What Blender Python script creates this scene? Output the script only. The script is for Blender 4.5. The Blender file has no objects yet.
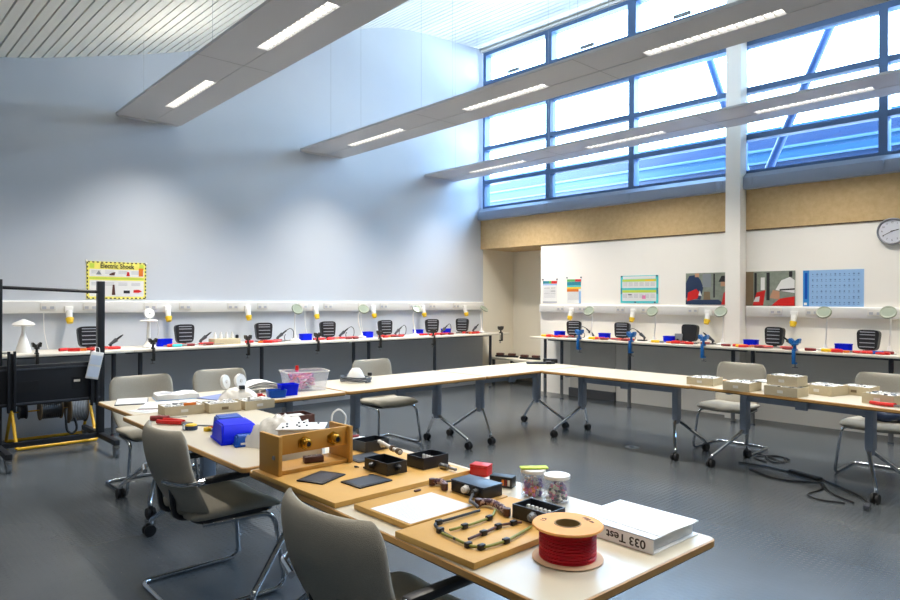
import bpy, bmesh, math, random
from mathutils import Vector, Matrix
random.seed(7)
SC = bpy.context.scene
COL = SC.collection
PI = math.pi
R = math.radians

# ------------------------------------------------------------------ materials
def lin(c):
    c /= 255.0
    return c / 12.92 if c <= 0.04045 else ((c + 0.055) / 1.055) ** 2.4

MATS = {}
def M(name, rgb, rough=0.5, metal=0.0, var=0.05, scale=30.0, bump=0.0, bscale=None, spec=0.5, coat=0.0, trans=0.0, alpha=1.0):
    """procedural material: noise-varied base colour, optional noise bump"""
    if name in MATS:
        return MATS[name]
    m = bpy.data.materials.new(name)
    m.use_nodes = True
    nt = m.node_tree
    b = nt.nodes['Principled BSDF']
    c = [lin(x) for x in rgb]
    tc = nt.nodes.new('ShaderNodeTexCoord')
    n = nt.nodes.new('ShaderNodeTexNoise')
    n.inputs['Scale'].default_value = scale
    n.inputs['Detail'].default_value = 3.0
    nt.links.new(tc.outputs['Object'], n.inputs['Vector'])
    mx = nt.nodes.new('ShaderNodeMix')
    mx.data_type = 'RGBA'
    mx.inputs[6].default_value = [max(0, x * (1 - var)) for x in c] + [1]
    mx.inputs[7].default_value = [min(1, x * (1 + var)) for x in c] + [1]
    nt.links.new(n.outputs['Fac'], mx.inputs[0])
    nt.links.new(mx.outputs[2], b.inputs['Base Color'])
    b.inputs['Roughness'].default_value = rough
    b.inputs['Metallic'].default_value = metal
    b.inputs['Specular IOR Level'].default_value = spec
    b.inputs['Coat Weight'].default_value = coat
    b.inputs['Transmission Weight'].default_value = trans
    b.inputs['Alpha'].default_value = alpha
    if bump:
        n2 = nt.nodes.new('ShaderNodeTexNoise')
        n2.inputs['Scale'].default_value = bscale or scale * 4
        n2.inputs['Detail'].default_value = 2.0
        nt.links.new(tc.outputs['Object'], n2.inputs['Vector'])
        bp = nt.nodes.new('ShaderNodeBump')
        bp.inputs['Strength'].default_value = bump
        bp.inputs['Distance'].default_value = 0.01
        nt.links.new(n2.outputs['Fac'], bp.inputs['Height'])
        nt.links.new(bp.outputs['Normal'], b.inputs['Normal'])
    MATS[name] = m
    return m

def emit(name, rgb, strength):
    m = bpy.data.materials.new(name)
    m.use_nodes = True
    nt = m.node_tree
    nt.nodes.clear()
    o = nt.nodes.new('ShaderNodeOutputMaterial')
    e = nt.nodes.new('ShaderNodeEmission')
    e.inputs['Color'].default_value = [lin(x) for x in rgb] + [1]
    e.inputs['Strength'].default_value = strength
    nt.links.new(e.outputs[0], o.inputs[0])
    MATS[name] = m
    return m

def clear(name, rgb, clearness=0.8, rough=0.05):
    """thin see-through sheet: transparent mixed with a tinted glossy/diffuse surface"""
    m = bpy.data.materials.new(name)
    m.use_nodes = True
    nt = m.node_tree
    b = nt.nodes['Principled BSDF']
    b.inputs['Base Color'].default_value = [lin(x) for x in rgb] + [1]
    b.inputs['Roughness'].default_value = rough
    t = nt.nodes.new('ShaderNodeBsdfTransparent')
    mx = nt.nodes.new('ShaderNodeMixShader')
    mx.inputs[0].default_value = clearness
    nt.links.new(b.outputs[0], mx.inputs[1])
    nt.links.new(t.outputs[0], mx.inputs[2])
    nt.links.new(mx.outputs[0], nt.nodes['Material Output'].inputs[0])
    MATS[name] = m
    return m

wall_grey = M('grey wall paint', (194, 199, 206), 0.85, var=0.02, scale=3, bump=0.03, bscale=200)
wall_white = M('white wall paint', (240, 236, 228), 0.85, var=0.015, scale=3, bump=0.03, bscale=200)
wall_shade = M('far wall paint', (120, 122, 124), 0.85, var=0.02, scale=3)
cream = M('cream wall paint', (234, 227, 210), 0.85, var=0.015, scale=3)
ceil_m = M('ceiling slat white', (234, 233, 224), 0.6, var=0.02, scale=4)
ceil_gap = M('ceiling slat gap', (120, 122, 122), 0.8)
white_plastic = M('white plastic', (232, 231, 227), 0.4, var=0.02)
offwhite = M('off white plastic', (214, 210, 202), 0.45, var=0.03)
bench_white = M('bench laminate', (222, 215, 200), 0.35, var=0.02, scale=8)
lam = M('white laminate', (208, 199, 178), 0.32, var=0.02, scale=6)
ply = M('ply edging', (188, 142, 78), 0.45, var=0.15, scale=25)
ply_dark = M('dark edge seam', (88, 66, 44), 0.6)
steel_blue = M('blue grey painted steel', (146, 158, 176), 0.4, var=0.03)
dark_steel = M('dark grey painted steel', (66, 70, 78), 0.4, var=0.04)
chrome = M('chrome', (205, 208, 212), 0.14, 1.0, var=0.02)
dullmetal = M('dull metal', (150, 150, 150), 0.35, 1.0, var=0.08)
black = M('black plastic', (26, 27, 30), 0.4, var=0.1)
black_metal = M('black painted metal', (30, 32, 37), 0.38, var=0.08)
tyre = M('black rubber wheel', (22, 22, 24), 0.6)
fabric = M('beige grey upholstery', (170, 165, 152), 0.95, var=0.10, scale=120, bump=0.35, bscale=420, spec=0.1)
seat_fabric = M('dark grey seat upholstery', (112, 112, 116), 0.95, var=0.10, scale=120, bump=0.35, bscale=420, spec=0.1)
raft_m = M('raft grey metal', (192, 192, 195), 0.5, var=0.02, scale=4)
raft_dark = M('raft seam grey', (150, 150, 152), 0.5)
frame_blue = M('window frame blue', (70, 98, 136), 0.45, var=0.04)
sill_m = M('sill cladding', (140, 152, 172), 0.45, var=0.03, scale=5)
roof_m = M('roof sheet blue', (10, 40, 76), 0.45, var=0.06, scale=3)
roof_mid = M('roof sheet mid blue', (26, 72, 110), 0.45, var=0.05)
roof_light = M('roof flashing pale', (64, 92, 124), 0.4, var=0.03)
brace_m = M('pale blue steel', (46, 74, 112), 0.45, var=0.03)
ochre = M('ochre board', (207, 161, 84), 0.5, var=0.10, scale=9, bump=0.05, bscale=60)
ochre_rig = M('ochre rig board', (193, 143, 64), 0.5, var=0.12, scale=9)
brass = M('brass', (190, 150, 60), 0.28, 1.0, var=0.06)
paper = M('paper white', (224, 224, 222), 0.7, var=0.02)
paper_grey = M('printed paper grey', (170, 172, 178), 0.7, var=0.1, scale=200)
card = M('grey brown card', (192, 178, 148), 0.75, var=0.07, scale=40)
card_dark = M('dark brown card', (122, 104, 78), 0.8)  # even brown for reel flanges, print patches and tray tags
blue_pl = M('bright blue plastic', (2, 30, 220), 0.45, var=0.06, spec=0.15)
blue_mid = M('mid blue plastic', (20, 80, 176), 0.4, var=0.06, spec=0.25)
vise_blue = M('blue enamel', (28, 104, 178), 0.35, var=0.08)
vise_grey = M('dark cast grey', (62, 60, 58), 0.4, 0.6, var=0.12)
red_pl = M('red plastic', (206, 34, 28), 0.35, var=0.08)
dkred = M('dark red plastic', (128, 34, 34), 0.4, var=0.08)
orange = M('orange plastic', (222, 120, 36), 0.4, var=0.08)
yellow = M('yellow plastic', (238, 196, 34), 0.4, var=0.05)
yellow_met = M('yellow painted tube', (226, 176, 36), 0.35, var=0.05)
navy = M('navy plastic', (34, 52, 84), 0.45, var=0.08)
teal = M('teal print', (36, 132, 150), 0.6)
cyan = M('turquoise print', (70, 196, 204), 0.6)
lime = M('lime print', (196, 216, 74), 0.6)
lemon = M('lemon card', (240, 230, 110), 0.6, var=0.03)
pink = M('pink plastic', (230, 112, 172), 0.4, var=0.2, scale=60)
purple = M('purple plastic', (108, 72, 150), 0.4, var=0.2, scale=60)
brown = M('dark brown plastic', (84, 50, 42), 0.45, var=0.15, scale=60)
green_pr = M('green print', (98, 176, 96), 0.6)
wallet_print = M('pale blue print', (206, 216, 232), 0.6, var=0.04)
lightblue = M('light blue print', (146, 184, 226), 0.6, var=0.03)
midblue_pr = M('mid blue print', (48, 134, 204), 0.6, var=0.04)
darkblue_pr = M('dark blue print', (70, 98, 150), 0.6)
print_black = M('black print', (34, 34, 38), 0.7)
skin_pr = M('tan print', (186, 140, 110), 0.7)
machine_pr = M('grey green print', (128, 136, 124), 0.7, var=0.35, scale=24)
lens = clear('lens glass', (176, 188, 172), 0.35, 0.1)
grey_pl = M('mid grey plastic', (128, 134, 140), 0.45, var=0.05)
grey_bench = M('dark grey plinth paint', (84, 86, 90), 0.6, var=0.05)
spool_card = M('spool chipboard', (236, 164, 82), 0.6, var=0.22, scale=16)
spool_edge = M('spool card base', (212, 176, 140), 0.7, var=0.06)
tubclear = clear('clear tub plastic', (222, 226, 234), 0.74, 0.2)
bagclear = clear('milky bag film', (240, 237, 230), 0.22, 0.25)
jarclear = clear('clear jar plastic', (214, 216, 222), 0.86, 0.08)
cardbag = clear('hanging bag film', (205, 212, 226), 0.35, 0.2)

def wire_red_mat():
    m = M('red wire windings', (214, 20, 40), 0.35, var=0.12, scale=20)
    nt = m.node_tree
    w = nt.nodes.new('ShaderNodeTexWave')
    w.bands_direction = 'Z'
    w.inputs['Scale'].default_value = 70
    w.inputs['Distortion'].default_value = 1.2
    tc = nt.nodes.new('ShaderNodeTexCoord')
    nt.links.new(tc.outputs['Object'], w.inputs['Vector'])
    bp = nt.nodes.new('ShaderNodeBump')
    bp.inputs['Strength'].default_value = 0.7
    bp.inputs['Distance'].default_value = 0.004
    nt.links.new(w.outputs['Fac'], bp.inputs['Height'])
    nt.links.new(bp.outputs['Normal'], nt.nodes['Principled BSDF'].inputs['Normal'])
    return m
wire_red = wire_red_mat()

def braid_mat():
    m = M('braided sleeve', (110, 80, 84), 0.6, var=0.1)
    nt = m.node_tree
    v = nt.nodes.new('ShaderNodeTexVoronoi')
    v.inputs['Scale'].default_value = 120
    tc = nt.nodes.new('ShaderNodeTexCoord')
    nt.links.new(tc.outputs['Object'], v.inputs['Vector'])
    r = nt.nodes.new('ShaderNodeValToRGB')
    r.color_ramp.interpolation = 'CONSTANT'
    e = r.color_ramp.elements
    e[0].position = 0.0; e[0].color = (lin(70), lin(40), lin(48), 1)
    e[1].position = 0.45; e[1].color = (lin(186), lin(160), lin(150), 1)
    x = e.new(0.7); x.color = (lin(96), lin(64), lin(84), 1)
    nt.links.new(v.outputs['Color'], r.inputs[0])
    nt.links.new(r.outputs[0], nt.nodes['Principled BSDF'].inputs['Base Color'])
    return m
braid = braid_mat()

def osb_mat():
    m = M('ochre wall board', (196, 160, 100), 0.7, var=0.05, scale=2)
    nt = m.node_tree
    b = nt.nodes['Principled BSDF']
    tc = nt.nodes.new('ShaderNodeTexCoord')
    n = nt.nodes.new('ShaderNodeTexNoise')
    n.inputs['Scale'].default_value = 16
    n.inputs['Detail'].default_value = 6
    n.inputs['Roughness'].default_value = 0.7
    nt.links.new(tc.outputs['Object'], n.inputs['Vector'])
    r = nt.nodes.new('ShaderNodeValToRGB')
    e = r.color_ramp.elements
    e[0].position = 0.3; e[0].color = (lin(190), lin(160), lin(112), 1)
    e[1].position = 0.7; e[1].color = (lin(206), lin(178), lin(132), 1)
    nt.links.new(n.outputs['Fac'], r.inputs[0])
    nt.links.new(r.outputs[0], b.inputs['Base Color'])
    return m
osb = osb_mat()

def floor_mat():
    m = bpy.data.materials.new('studded rubber floor')
    m.use_nodes = True
    nt = m.node_tree
    b = nt.nodes['Principled BSDF']
    tc = nt.nodes.new('ShaderNodeTexCoord')
    n = nt.nodes.new('ShaderNodeTexNoise')
    n.inputs['Scale'].default_value = 1.3
    n.inputs['Detail'].default_value = 5
    nt.links.new(tc.outputs['Object'], n.inputs['Vector'])
    r = nt.nodes.new('ShaderNodeValToRGB')
    e = r.color_ramp.elements
    e[0].position = 0.3; e[0].color = (lin(71), lin(77), lin(82), 1)
    e[1].position = 0.75; e[1].color = (lin(86), lin(91), lin(95), 1)
    nt.links.new(n.outputs['Fac'], r.inputs[0])
    nt.links.new(r.outputs[0], b.inputs['Base Color'])
    # round studs on a regular grid, as bump
    mp = nt.nodes.new('ShaderNodeVectorMath'); mp.operation = 'MULTIPLY'
    mp.inputs[1].default_value = (26, 26, 0)
    nt.links.new(tc.outputs['Object'], mp.inputs[0])
    fr = nt.nodes.new('ShaderNodeVectorMath'); fr.operation = 'FRACTION'
    nt.links.new(mp.outputs[0], fr.inputs[0])
    sb = nt.nodes.new('ShaderNodeVectorMath'); sb.operation = 'SUBTRACT'
    sb.inputs[1].default_value = (0.5, 0.5, 0)
    nt.links.new(fr.outputs[0], sb.inputs[0])
    ln = nt.nodes.new('ShaderNodeVectorMath'); ln.operation = 'LENGTH'
    nt.links.new(sb.outputs[0], ln.inputs[0])
    mr = nt.nodes.new('ShaderNodeMapRange'); mr.interpolation_type = 'SMOOTHSTEP'
    mr.inputs['From Min'].default_value = 0.40
    mr.inputs['From Max'].default_value = 0.26
    nt.links.new(ln.outputs['Value'], mr.inputs['Value'])
    bp = nt.nodes.new('ShaderNodeBump')
    bp.inputs['Strength'].default_value = 0.09
    bp.inputs['Distance'].default_value = 0.004
    nt.links.new(mr.outputs[0], bp.inputs['Height'])
    nt.links.new(bp.outputs['Normal'], b.inputs['Normal'])
    b.inputs['Roughness'].default_value = 0.27
    b.inputs['Specular IOR Level'].default_value = 0.65
    return m
floor_m = floor_mat()

def glass_mat(name, tint):
    m = bpy.data.materials.new(name)
    m.use_nodes = True
    nt = m.node_tree
    nt.nodes.clear()
    o = nt.nodes.new('ShaderNodeOutputMaterial')
    t = nt.nodes.new('ShaderNodeBsdfTransparent')
    t.inputs[0].default_value = (*tint, 1)
    g = nt.nodes.new('ShaderNodeBsdfGlossy')
    g.inputs['Roughness'].default_value = 0.02
    f = nt.nodes.new('ShaderNodeFresnel')
    f.inputs['IOR'].default_value = 1.45
    mx = nt.nodes.new('ShaderNodeMixShader')
    nt.links.new(f.outputs[0], mx.inputs[0])
    nt.links.new(t.outputs[0], mx.inputs[1])
    nt.links.new(g.outputs[0], mx.inputs[2])
    nt.links.new(mx.outputs[0], o.inputs[0])
    return m
glass = glass_mat('window glass', (0.80, 0.92, 1.0))

# ------------------------------------------------------------------ mesh builder
class B:
    def __init__(s, T=None):
        s.bm = bmesh.new(); s.T = T or Matrix(); s.mi = 0
    def _fin(s, vs, M2=None):
        fs = set()
        for v in vs:
            v.co = s.T @ (M2 @ v.co if M2 is not None else v.co)
            fs.update(v.link_faces)
        for f in fs: f.material_index = s.mi
    def box(s, x0, x1, y0, y1, z0, z1, bev=0.0, M2=None):
        r = bmesh.ops.create_cube(s.bm, size=1.0)
        vs = r['verts']
        for v in vs:
            v.co = Vector(((x0 + x1) / 2 + v.co.x * (x1 - x0), (y0 + y1) / 2 + v.co.y * (y1 - y0), (z0 + z1) / 2 + v.co.z * (z1 - z0)))
        if bev > 0:
            es = list({e for v in vs for e in v.link_edges})
            rr = bmesh.ops.bevel(s.bm, geom=es, offset=bev, segments=2, affect='EDGES', profile=0.5)
            vs = list({v for f in rr['faces'] for v in f.verts} | {v for v in vs if v.is_valid})
        s._fin(vs, M2)
        return s
    def poly(s, pts, M2=None):
        vs = [s.bm.verts.new(Vector(p)) for p in pts]
        s.bm.faces.new(vs); s._fin(vs, M2); return s
    def prism(s, poly, z0, z1, M2=None):
        n = len(poly)
        a = [s.bm.verts.new((p[0], p[1], z0)) for p in poly]
        b = [s.bm.verts.new((p[0], p[1], z1)) for p in poly]
        s.bm.faces.new(a[::-1]); s.bm.faces.new(b)
        for i in range(n):
            s.bm.faces.new((a[i], a[(i + 1) % n], b[(i + 1) % n], b[i]))
        s._fin(a + b, M2); return s
    def cyl(s, p0, p1, r, r2=None, seg=16, M2=None):
        p0 = Vector(p0); p1 = Vector(p1); d = p1 - p0
        r2 = r if r2 is None else r2
        q = d.to_track_quat('Z', 'Y').to_matrix()
        a = []; b = []
        for i in range(seg):
            t = 2 * PI * i / seg
            u = q @ Vector((math.cos(t), math.sin(t), 0))
            a.append(s.bm.verts.new(p0 + u * r)); b.append(s.bm.verts.new(p1 + u * r2))
        s.bm.faces.new(a[::-1]); s.bm.faces.new(b)
        for i in range(seg):
            s.bm.faces.new((a[i], a[(i + 1) % seg], b[(i + 1) % seg], b[i]))
        s._fin(a + b, M2); return s
    def tube(s, pts, r, seg=8, closed=False, M2=None):
        P = [Vector(p) for p in pts]; n = len(P)
        rings = []; up = None
        for i in range(n):
            if closed: t = P[(i + 1) % n] - P[i - 1]
            else: t = P[min(i + 1, n - 1)] - P[max(i - 1, 0)]
            t.normalize()
            if up is None:
                up = Vector((0, 0, 1)) if abs(t.z) < 0.9 else Vector((1, 0, 0))
            x = up.cross(t)
            if x.length < 1e-4: x = Vector((1, 0, 0)).cross(t)
            x.normalize(); y = t.cross(x); up = y
            rr = r[i] if isinstance(r, (list, tuple)) else r
            rings.append([s.bm.verts.new(P[i] + (x * math.cos(2 * PI * k / seg) + y * math.sin(2 * PI * k / seg)) * rr) for k in range(seg)])
        for i in range(n if closed else n - 1):
            a = rings[i]; b = rings[(i + 1) % n]
            for k in range(seg):
                s.bm.faces.new((a[k], a[(k + 1) % seg], b[(k + 1) % seg], b[k]))
        if not closed:
            s.bm.faces.new(rings[0][::-1]); s.bm.faces.new(rings[-1])
        s._fin([v for g in rings for v in g], M2); return s
    def lathe(s, prof, c=(0, 0, 0), seg=24, M2=None):
        c = Vector(c); rings = []
        for (r, z) in prof:
            rings.append([s.bm.verts.new(c + Vector((r * math.cos(2 * PI * k / seg), r * math.sin(2 * PI * k / seg), z))) for k in range(seg)])
        for i in range(len(prof) - 1):
            for k in range(seg):
                s.bm.faces.new((rings[i][k], rings[i][(k + 1) % seg], rings[i + 1][(k + 1) % seg], rings[i + 1][k]))
        if prof[0][0] > 0.0095 and abs(prof[0][0] - prof[-1][0]) < 1e-6:      # ring-shaped: keep the hole open
            for k in range(seg): s.bm.faces.new((rings[-1][k], rings[-1][(k + 1) % seg], rings[0][(k + 1) % seg], rings[0][k]))
        else:
            s.bm.faces.new(rings[0][::-1]); s.bm.faces.new(rings[-1])
        s._fin([v for g in rings for v in g], M2); return s
    def cushion(s, nu, nv, f, th, M2=None):
        """closed padded shell: f(u,v) -> (point, normal), u,v in [-1,1]; swells to th in the middle"""
        F = []; K = []
        def prof(t): return max(0.0, 1 - abs(t) ** 6) ** 0.5
        for j in range(nv + 1):
            v = math.sin((-1 + 2 * j / nv) * PI / 2)
            fr = []; kr = []
            for i in range(nu + 1):
                u = math.sin((-1 + 2 * i / nu) * PI / 2)
                p, nrm = f(u, v)
                p = Vector(p); nrm = Vector(nrm).normalized()
                h = th * 0.5 * prof(u) * prof(v)
                edge = i in (0, nu) or j in (0, nv)
                a = s.bm.verts.new(p + nrm * h)
                fr.append(a); kr.append(a if edge else s.bm.verts.new(p - nrm * h))
            F.append(fr); K.append(kr)
        allv = set()
        for j in range(nv):
            for i in range(nu):
                s.bm.faces.new((F[j][i], F[j][i + 1], F[j + 1][i + 1], F[j + 1][i]))
                q = (K[j][i], K[j + 1][i], K[j + 1][i + 1], K[j][i + 1])
                try: s.bm.faces.new(q)
                except ValueError: pass
        for g in F + K: allv.update(g)
        s._fin(list(allv), M2); return s
    def build(s, name, mat, parent=None, loc=None, angle=35):
        me = bpy.data.meshes.new(name)
        bmesh.ops.recalc_face_normals(s.bm, faces=s.bm.faces)
        s.bm.to_mesh(me); s.bm.free()
        for m in (mat if isinstance(mat, (list, tuple)) else [mat]): me.materials.append(m)
        if angle:
            me.shade_smooth(); me.set_sharp_from_angle(angle=R(angle))
        o = bpy.data.objects.new(name, me)
        COL.objects.link(o)
        if parent: o.parent = parent
        if loc: o.location = loc
        return o

def fillet(pts, r, n=6, closed=False):
    P = [Vector(p) for p in pts]; out = []
    N = len(P)
    for i in range(N):
        if not closed and i in (0, N - 1): out.append(P[i]); continue
        a = P[i - 1] - P[i]; b = P[(i + 1) % N] - P[i]
        rr = min(r, a.length * 0.45, b.length * 0.45)
        a.normalize(); b.normalize()
        p0 = P[i] + a * rr; p1 = P[i] + b * rr
        for k in range(n + 1):
            t = k / n
            out.append(p0 * (1 - t) ** 2 + P[i] * 2 * t * (1 - t) + p1 * t * t)
    return out

def rrect(x0, x1, y0, y1, r, n=4):
    pts = []
    for cx, cy, a0 in ((x1 - r, y1 - r, 0), (x0 + r, y1 - r, 90), (x0 + r, y0 + r, 180), (x1 - r, y0 + r, 270)):
        for k in range(n + 1):
            a = R(a0 + 90 * k / n)
            pts.append((cx + r * math.cos(a), cy + r * math.sin(a)))
    return pts

def spline(pts, n=6):
    P = [Vector(p) for p in pts]; out = []
    for i in range(len(P) - 1):
        p0 = P[max(i - 1, 0)]; p1 = P[i]; p2 = P[i + 1]; p3 = P[min(i + 2, len(P) - 1)]
        for k in range(n):
            t = k / n
            out.append(0.5 * ((2 * p1) + (p2 - p0) * t + (2 * p0 - 5 * p1 + 4 * p2 - p3) * t * t + (3 * p1 - p0 - 3 * p2 + p3) * t ** 3))
    out.append(P[-1]); return out

def tag(o, label, cat, group=None):
    o['label'] = label; o['category'] = cat
    if group: o['group'] = group
    return o
def thing(name, label, cat, loc=(0, 0, 0), rz=0.0, group=None):
    o = bpy.data.objects.new(name, None); COL.objects.link(o)
    o.empty_display_size = 0.05
    o.location = loc; o.rotation_euler = (0, 0, rz)
    return tag(o, label, cat, group)
def struct(o):
    o['kind'] = 'structure'; return o
KIDS = {}
def dup(root, loc, rz, label=None, group=None):
    def cp(o, par):
        c = o.copy(); COL.objects.link(c)
        if par: c.parent = par
        for ch in o.children: cp(ch, c)
        return c
    r = cp(root, None)
    r.location = loc; r.rotation_euler = (0, 0, rz)
    if label: r['label'] = label
    if group: r['group'] = group
    return r
def text(name, body, size, mat, parent, loc, rot, depth=0.0005, bold=0.0, sx=1.0):
    cu = bpy.data.curves.new(name, 'FONT')
    cu.body = body; cu.size = size; cu.extrude = depth; cu.offset = bold
    cu.align_x = 'CENTER'; cu.align_y = 'CENTER'
    t = bpy.data.objects.new(name + '_tmp', cu); COL.objects.link(t)
    me = bpy.data.meshes.new_from_object(t)
    bpy.data.objects.remove(t)
    me.materials.clear(); me.materials.append(mat)
    o = bpy.data.objects.new(name, me); COL.objects.link(o)
    o.parent = parent; o.location = loc; o.rotation_euler = rot; o.scale = (sx, 1, 1)
    return o
def RZ(a): return Matrix.Rotation(a, 4, 'Z')
def TR(x, y, z): return Matrix.Translation((x, y, z))
ORD = ['first', 'second', 'third', 'fourth', 'fifth', 'sixth', 'seventh', 'eighth', 'ninth', 'tenth', 'eleventh', 'twelfth']
# ------------------------------------------------------------------ the setting
XE, YN = 10.8, -11.2          # far ends of the room behind the camera
cpts = [(-11.3, 3.95), (-9.8, 3.80), (-8.6, 3.85), (-7.35, 4.05), (-6.38, 4.31), (-5.21, 4.69), (-3.7, 5.30), (-2.33, 5.80), (-1.5, 5.96), (-0.56, 6.03), (0.12, 6.08)]
prof = [(p.x, p.y) for p in spline([(a, b, 0) for a, b in cpts], 24)]
def zc(y):
    for (a, za), (b, zb) in zip(prof, prof[1:]):
        if a <= y <= b: return za + (zb - za) * (y - a) / (b - a)
    return prof[-1][1]
# ceiling: curved deck of slats running along X, with real gaps
b = B()
L = 0; pitch = 0.115
acc = [(prof[0], 0.0)]
for p, q in zip(prof, prof[1:]):
    L += math.hypot(q[0] - p[0], q[1] - p[1]); acc.append((q, L))
def at_len(s):
    for (p, a), (q, c) in zip(acc, acc[1:]):
        if a <= s <= c:
            t = (s - a) / (c - a); return (p[0] + (q[0] - p[0]) * t, p[1] + (q[1] - p[1]) * t)
    return acc[-1][0]
n = int(L / pitch)
for i in range(n):
    p = at_len(i * pitch + 0.009); q = at_len((i + 1) * pitch - 0.009); o1 = at_len((i + 1) * pitch + 0.009)
    b.mi = 0
    b.poly([(-0.05, p[0], p[1]), (XE, p[0], p[1]), (XE, q[0], q[1]), (-0.05, q[0], q[1])])
    b.poly([(-0.05, q[0], q[1]), (XE, q[0], q[1]), (XE, q[0], q[1] + 0.03), (-0.05, q[0], q[1] + 0.03)])
    b.mi = 1
    b.poly([(-0.05, q[0], q[1] + 0.03), (XE, q[0], q[1] + 0.03), (XE, o1[0], o1[1] + 0.03), (-0.05, o1[0], o1[1] + 0.03)])
    b.mi = 0
    b.poly([(-0.05, o1[0], o1[1] + 0.03), (XE, o1[0], o1[1] + 0.03), (XE, o1[0], o1[1]), (-0.05, o1[0], o1[1])])
struct(b.build('ceiling', [ceil_m, ceil_gap], angle=0))
b = B()
b.poly([(-0.2, YN, 0), (XE + 0.1, YN, 0), (XE + 0.1, 1.2, 0), (-0.2, 1.2, 0)])
struct(b.build('floor', floor_m, angle=0))
# grey wall (X = 0), top follows the ceiling curve
top = [(y, zc(y) + 0.02) for y in [YN + i * (0.05 - YN) / 60 for i in range(61)]]
outline = [(YN, 0), (0.05, 0)] + [(y, zz) for y, zz in reversed(top)]
b = B()
MW = Matrix(((0, 0, 1, 0), (1, 0, 0, 0), (0, 1, 0, 0), (0, 0, 0, 1)))   # (a,b,c) -> (c,a,b)
b.prism(outline, -0.12, 0.0, M2=MW)
struct(b.build('wall_left', wall_grey, angle=0))
b = B(); b.box(-0.12, 0.0, 0.05, 1.1, 0, 2.439)
struct(b.build('wall_recess_side', cream, angle=0))
b = B(); b.box(-0.12, 1.5, 0.89, 1.0, 0, 2.439)
struct(b.build('wall_recess_back', cream, angle=0))
b = B(); b.box(1.38, XE, 0.0, 0.14, 0, 2.437); b.box(1.38, 1.5, 0.14, 0.9, 0, 2.437)
struct(b.build('wall_right', wall_white, angle=0))
b = B(); b.box(-0.12, XE, 0.051, 1.1, 2.440, 2.98); b.box(0.0, XE, -0.015, 0.051, 2.440, 2.98)
struct(b.build('trim_1', osb, angle=0))
b = B(); b.box(1.38, XE, -0.012, 0.0, 2.425, 2.440)
struct(b.build('trim_2', ply_dark, angle=0))
# sill cladding under the clerestory
b = B()
pr = [(0.06, 2.955), (-0.11, 2.955), (-0.125, 2.985), (-0.115, 3.10), (-0.04, 3.165), (0.06, 3.165)]
b.prism(pr, 0.02, XE, M2=MW)
for x in (1.53, 3.08, 4.45, 4.86, 6.29, 7.85, 9.4):
    b.box(x - 0.035, x + 0.035, -0.135, -0.10, 2.975, 3.09, 0.004)
struct(b.build('window_sill', sill_m))
b = B(); b.box(0.0, XE, 0.06, 0.92, 2.98, 3.12)
struct(b.build('trim_3', sill_m, angle=0))
# windows
bays = [0.05, 1.53, 3.08, 4.68, 6.29, 7.85, 9.40, XE]
def window(k, x0, x1, z0, z1, rails, fw, handle=False):
    root = bpy.data.objects.new('window_%d' % k, None); COL.objects.link(root); root.location = (x0, 0.0, z0); struct(root)
    w = x1 - x0; h = z1 - z0
    b = B()
    b.box(0, fw, -0.02, 0.13, 0, h); b.box(w - fw, w, -0.02, 0.13, 0, h)
    b.box(fw, w - fw, -0.02, 0.13, 0, fw * 0.9); b.box(fw, w - fw, -0.02, 0.13, h - fw * 0.9, h)
    for zr in rails: b.box(fw, w - fw, -0.015, 0.12, zr - z0 - 0.035, zr - z0 + 0.035)
    b.build('window_frame', frame_blue, root, angle=0)
    if handle:
        b = B(); b.box(w * 0.5 - 0.13, w * 0.5 + 0.13, -0.05, -0.021, fw + 0.0, fw + 0.055, 0.006)
        b.build('window_opener', grey_pl, root)
    b = B(); b.poly([(fw, 0.06, 0.02), (w - fw, 0.06, 0.02), (w - fw, 0.06, h - 0.02), (fw, 0.06, h - 0.02)])
    b.build('window_pane', glass, root, angle=0)
k = 1
for x0, x1 in zip(bays, bays[1:]):
    window(k, x0, x1, 3.165, 4.86, [3.64, 4.25], 0.045); k += 1
for x0, x1 in zip(bays, bays[1:]):
    window(k, x0, x1, 5.40, 5.99, [], 0.07, True); k += 1
b = B(); b.box(0.0, XE, 0.0, 0.14, 4.86, 5.40)
struct(b.build('trim_4', frame_blue, angle=0))
b = B(); b.box(0.0, XE, 0.0, 0.14, 5.99, 6.2); b.box(0.0, XE, -0.04, 0.0, 6.01, 6.045)
struct(b.build('trim_5', white_plastic, angle=0))
# column standing in front of the white wall
b = B(); b.box(4.575, 4.765, -0.20, -0.016, 0, zc(-0.2) - 0.0)
struct(b.build('column', wall_white, angle=0))
# dark plinth unit on the floor under the bench by the recess
b = B(); b.box(2.0, 2.83, -0.06, -0.001, 0.0, 0.13); b.mi = 1; b.box(2.0, 2.83, -0.02, -0.001, 0.13, 0.92)
struct(b.build('trim_6', [grey_bench, offwhite], angle=0))
# rest of the room, behind the camera
b = B(); b.box(XE, XE + 0.1, YN, 0.1, 0, 6.2)
struct(b.build('wall_back', wall_shade, angle=0))
b = B(); b.box(-0.1, XE + 0.1, YN - 0.1, YN, 0, 4.2)
struct(b.build('wall_near', wall_shade, angle=0))
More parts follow.
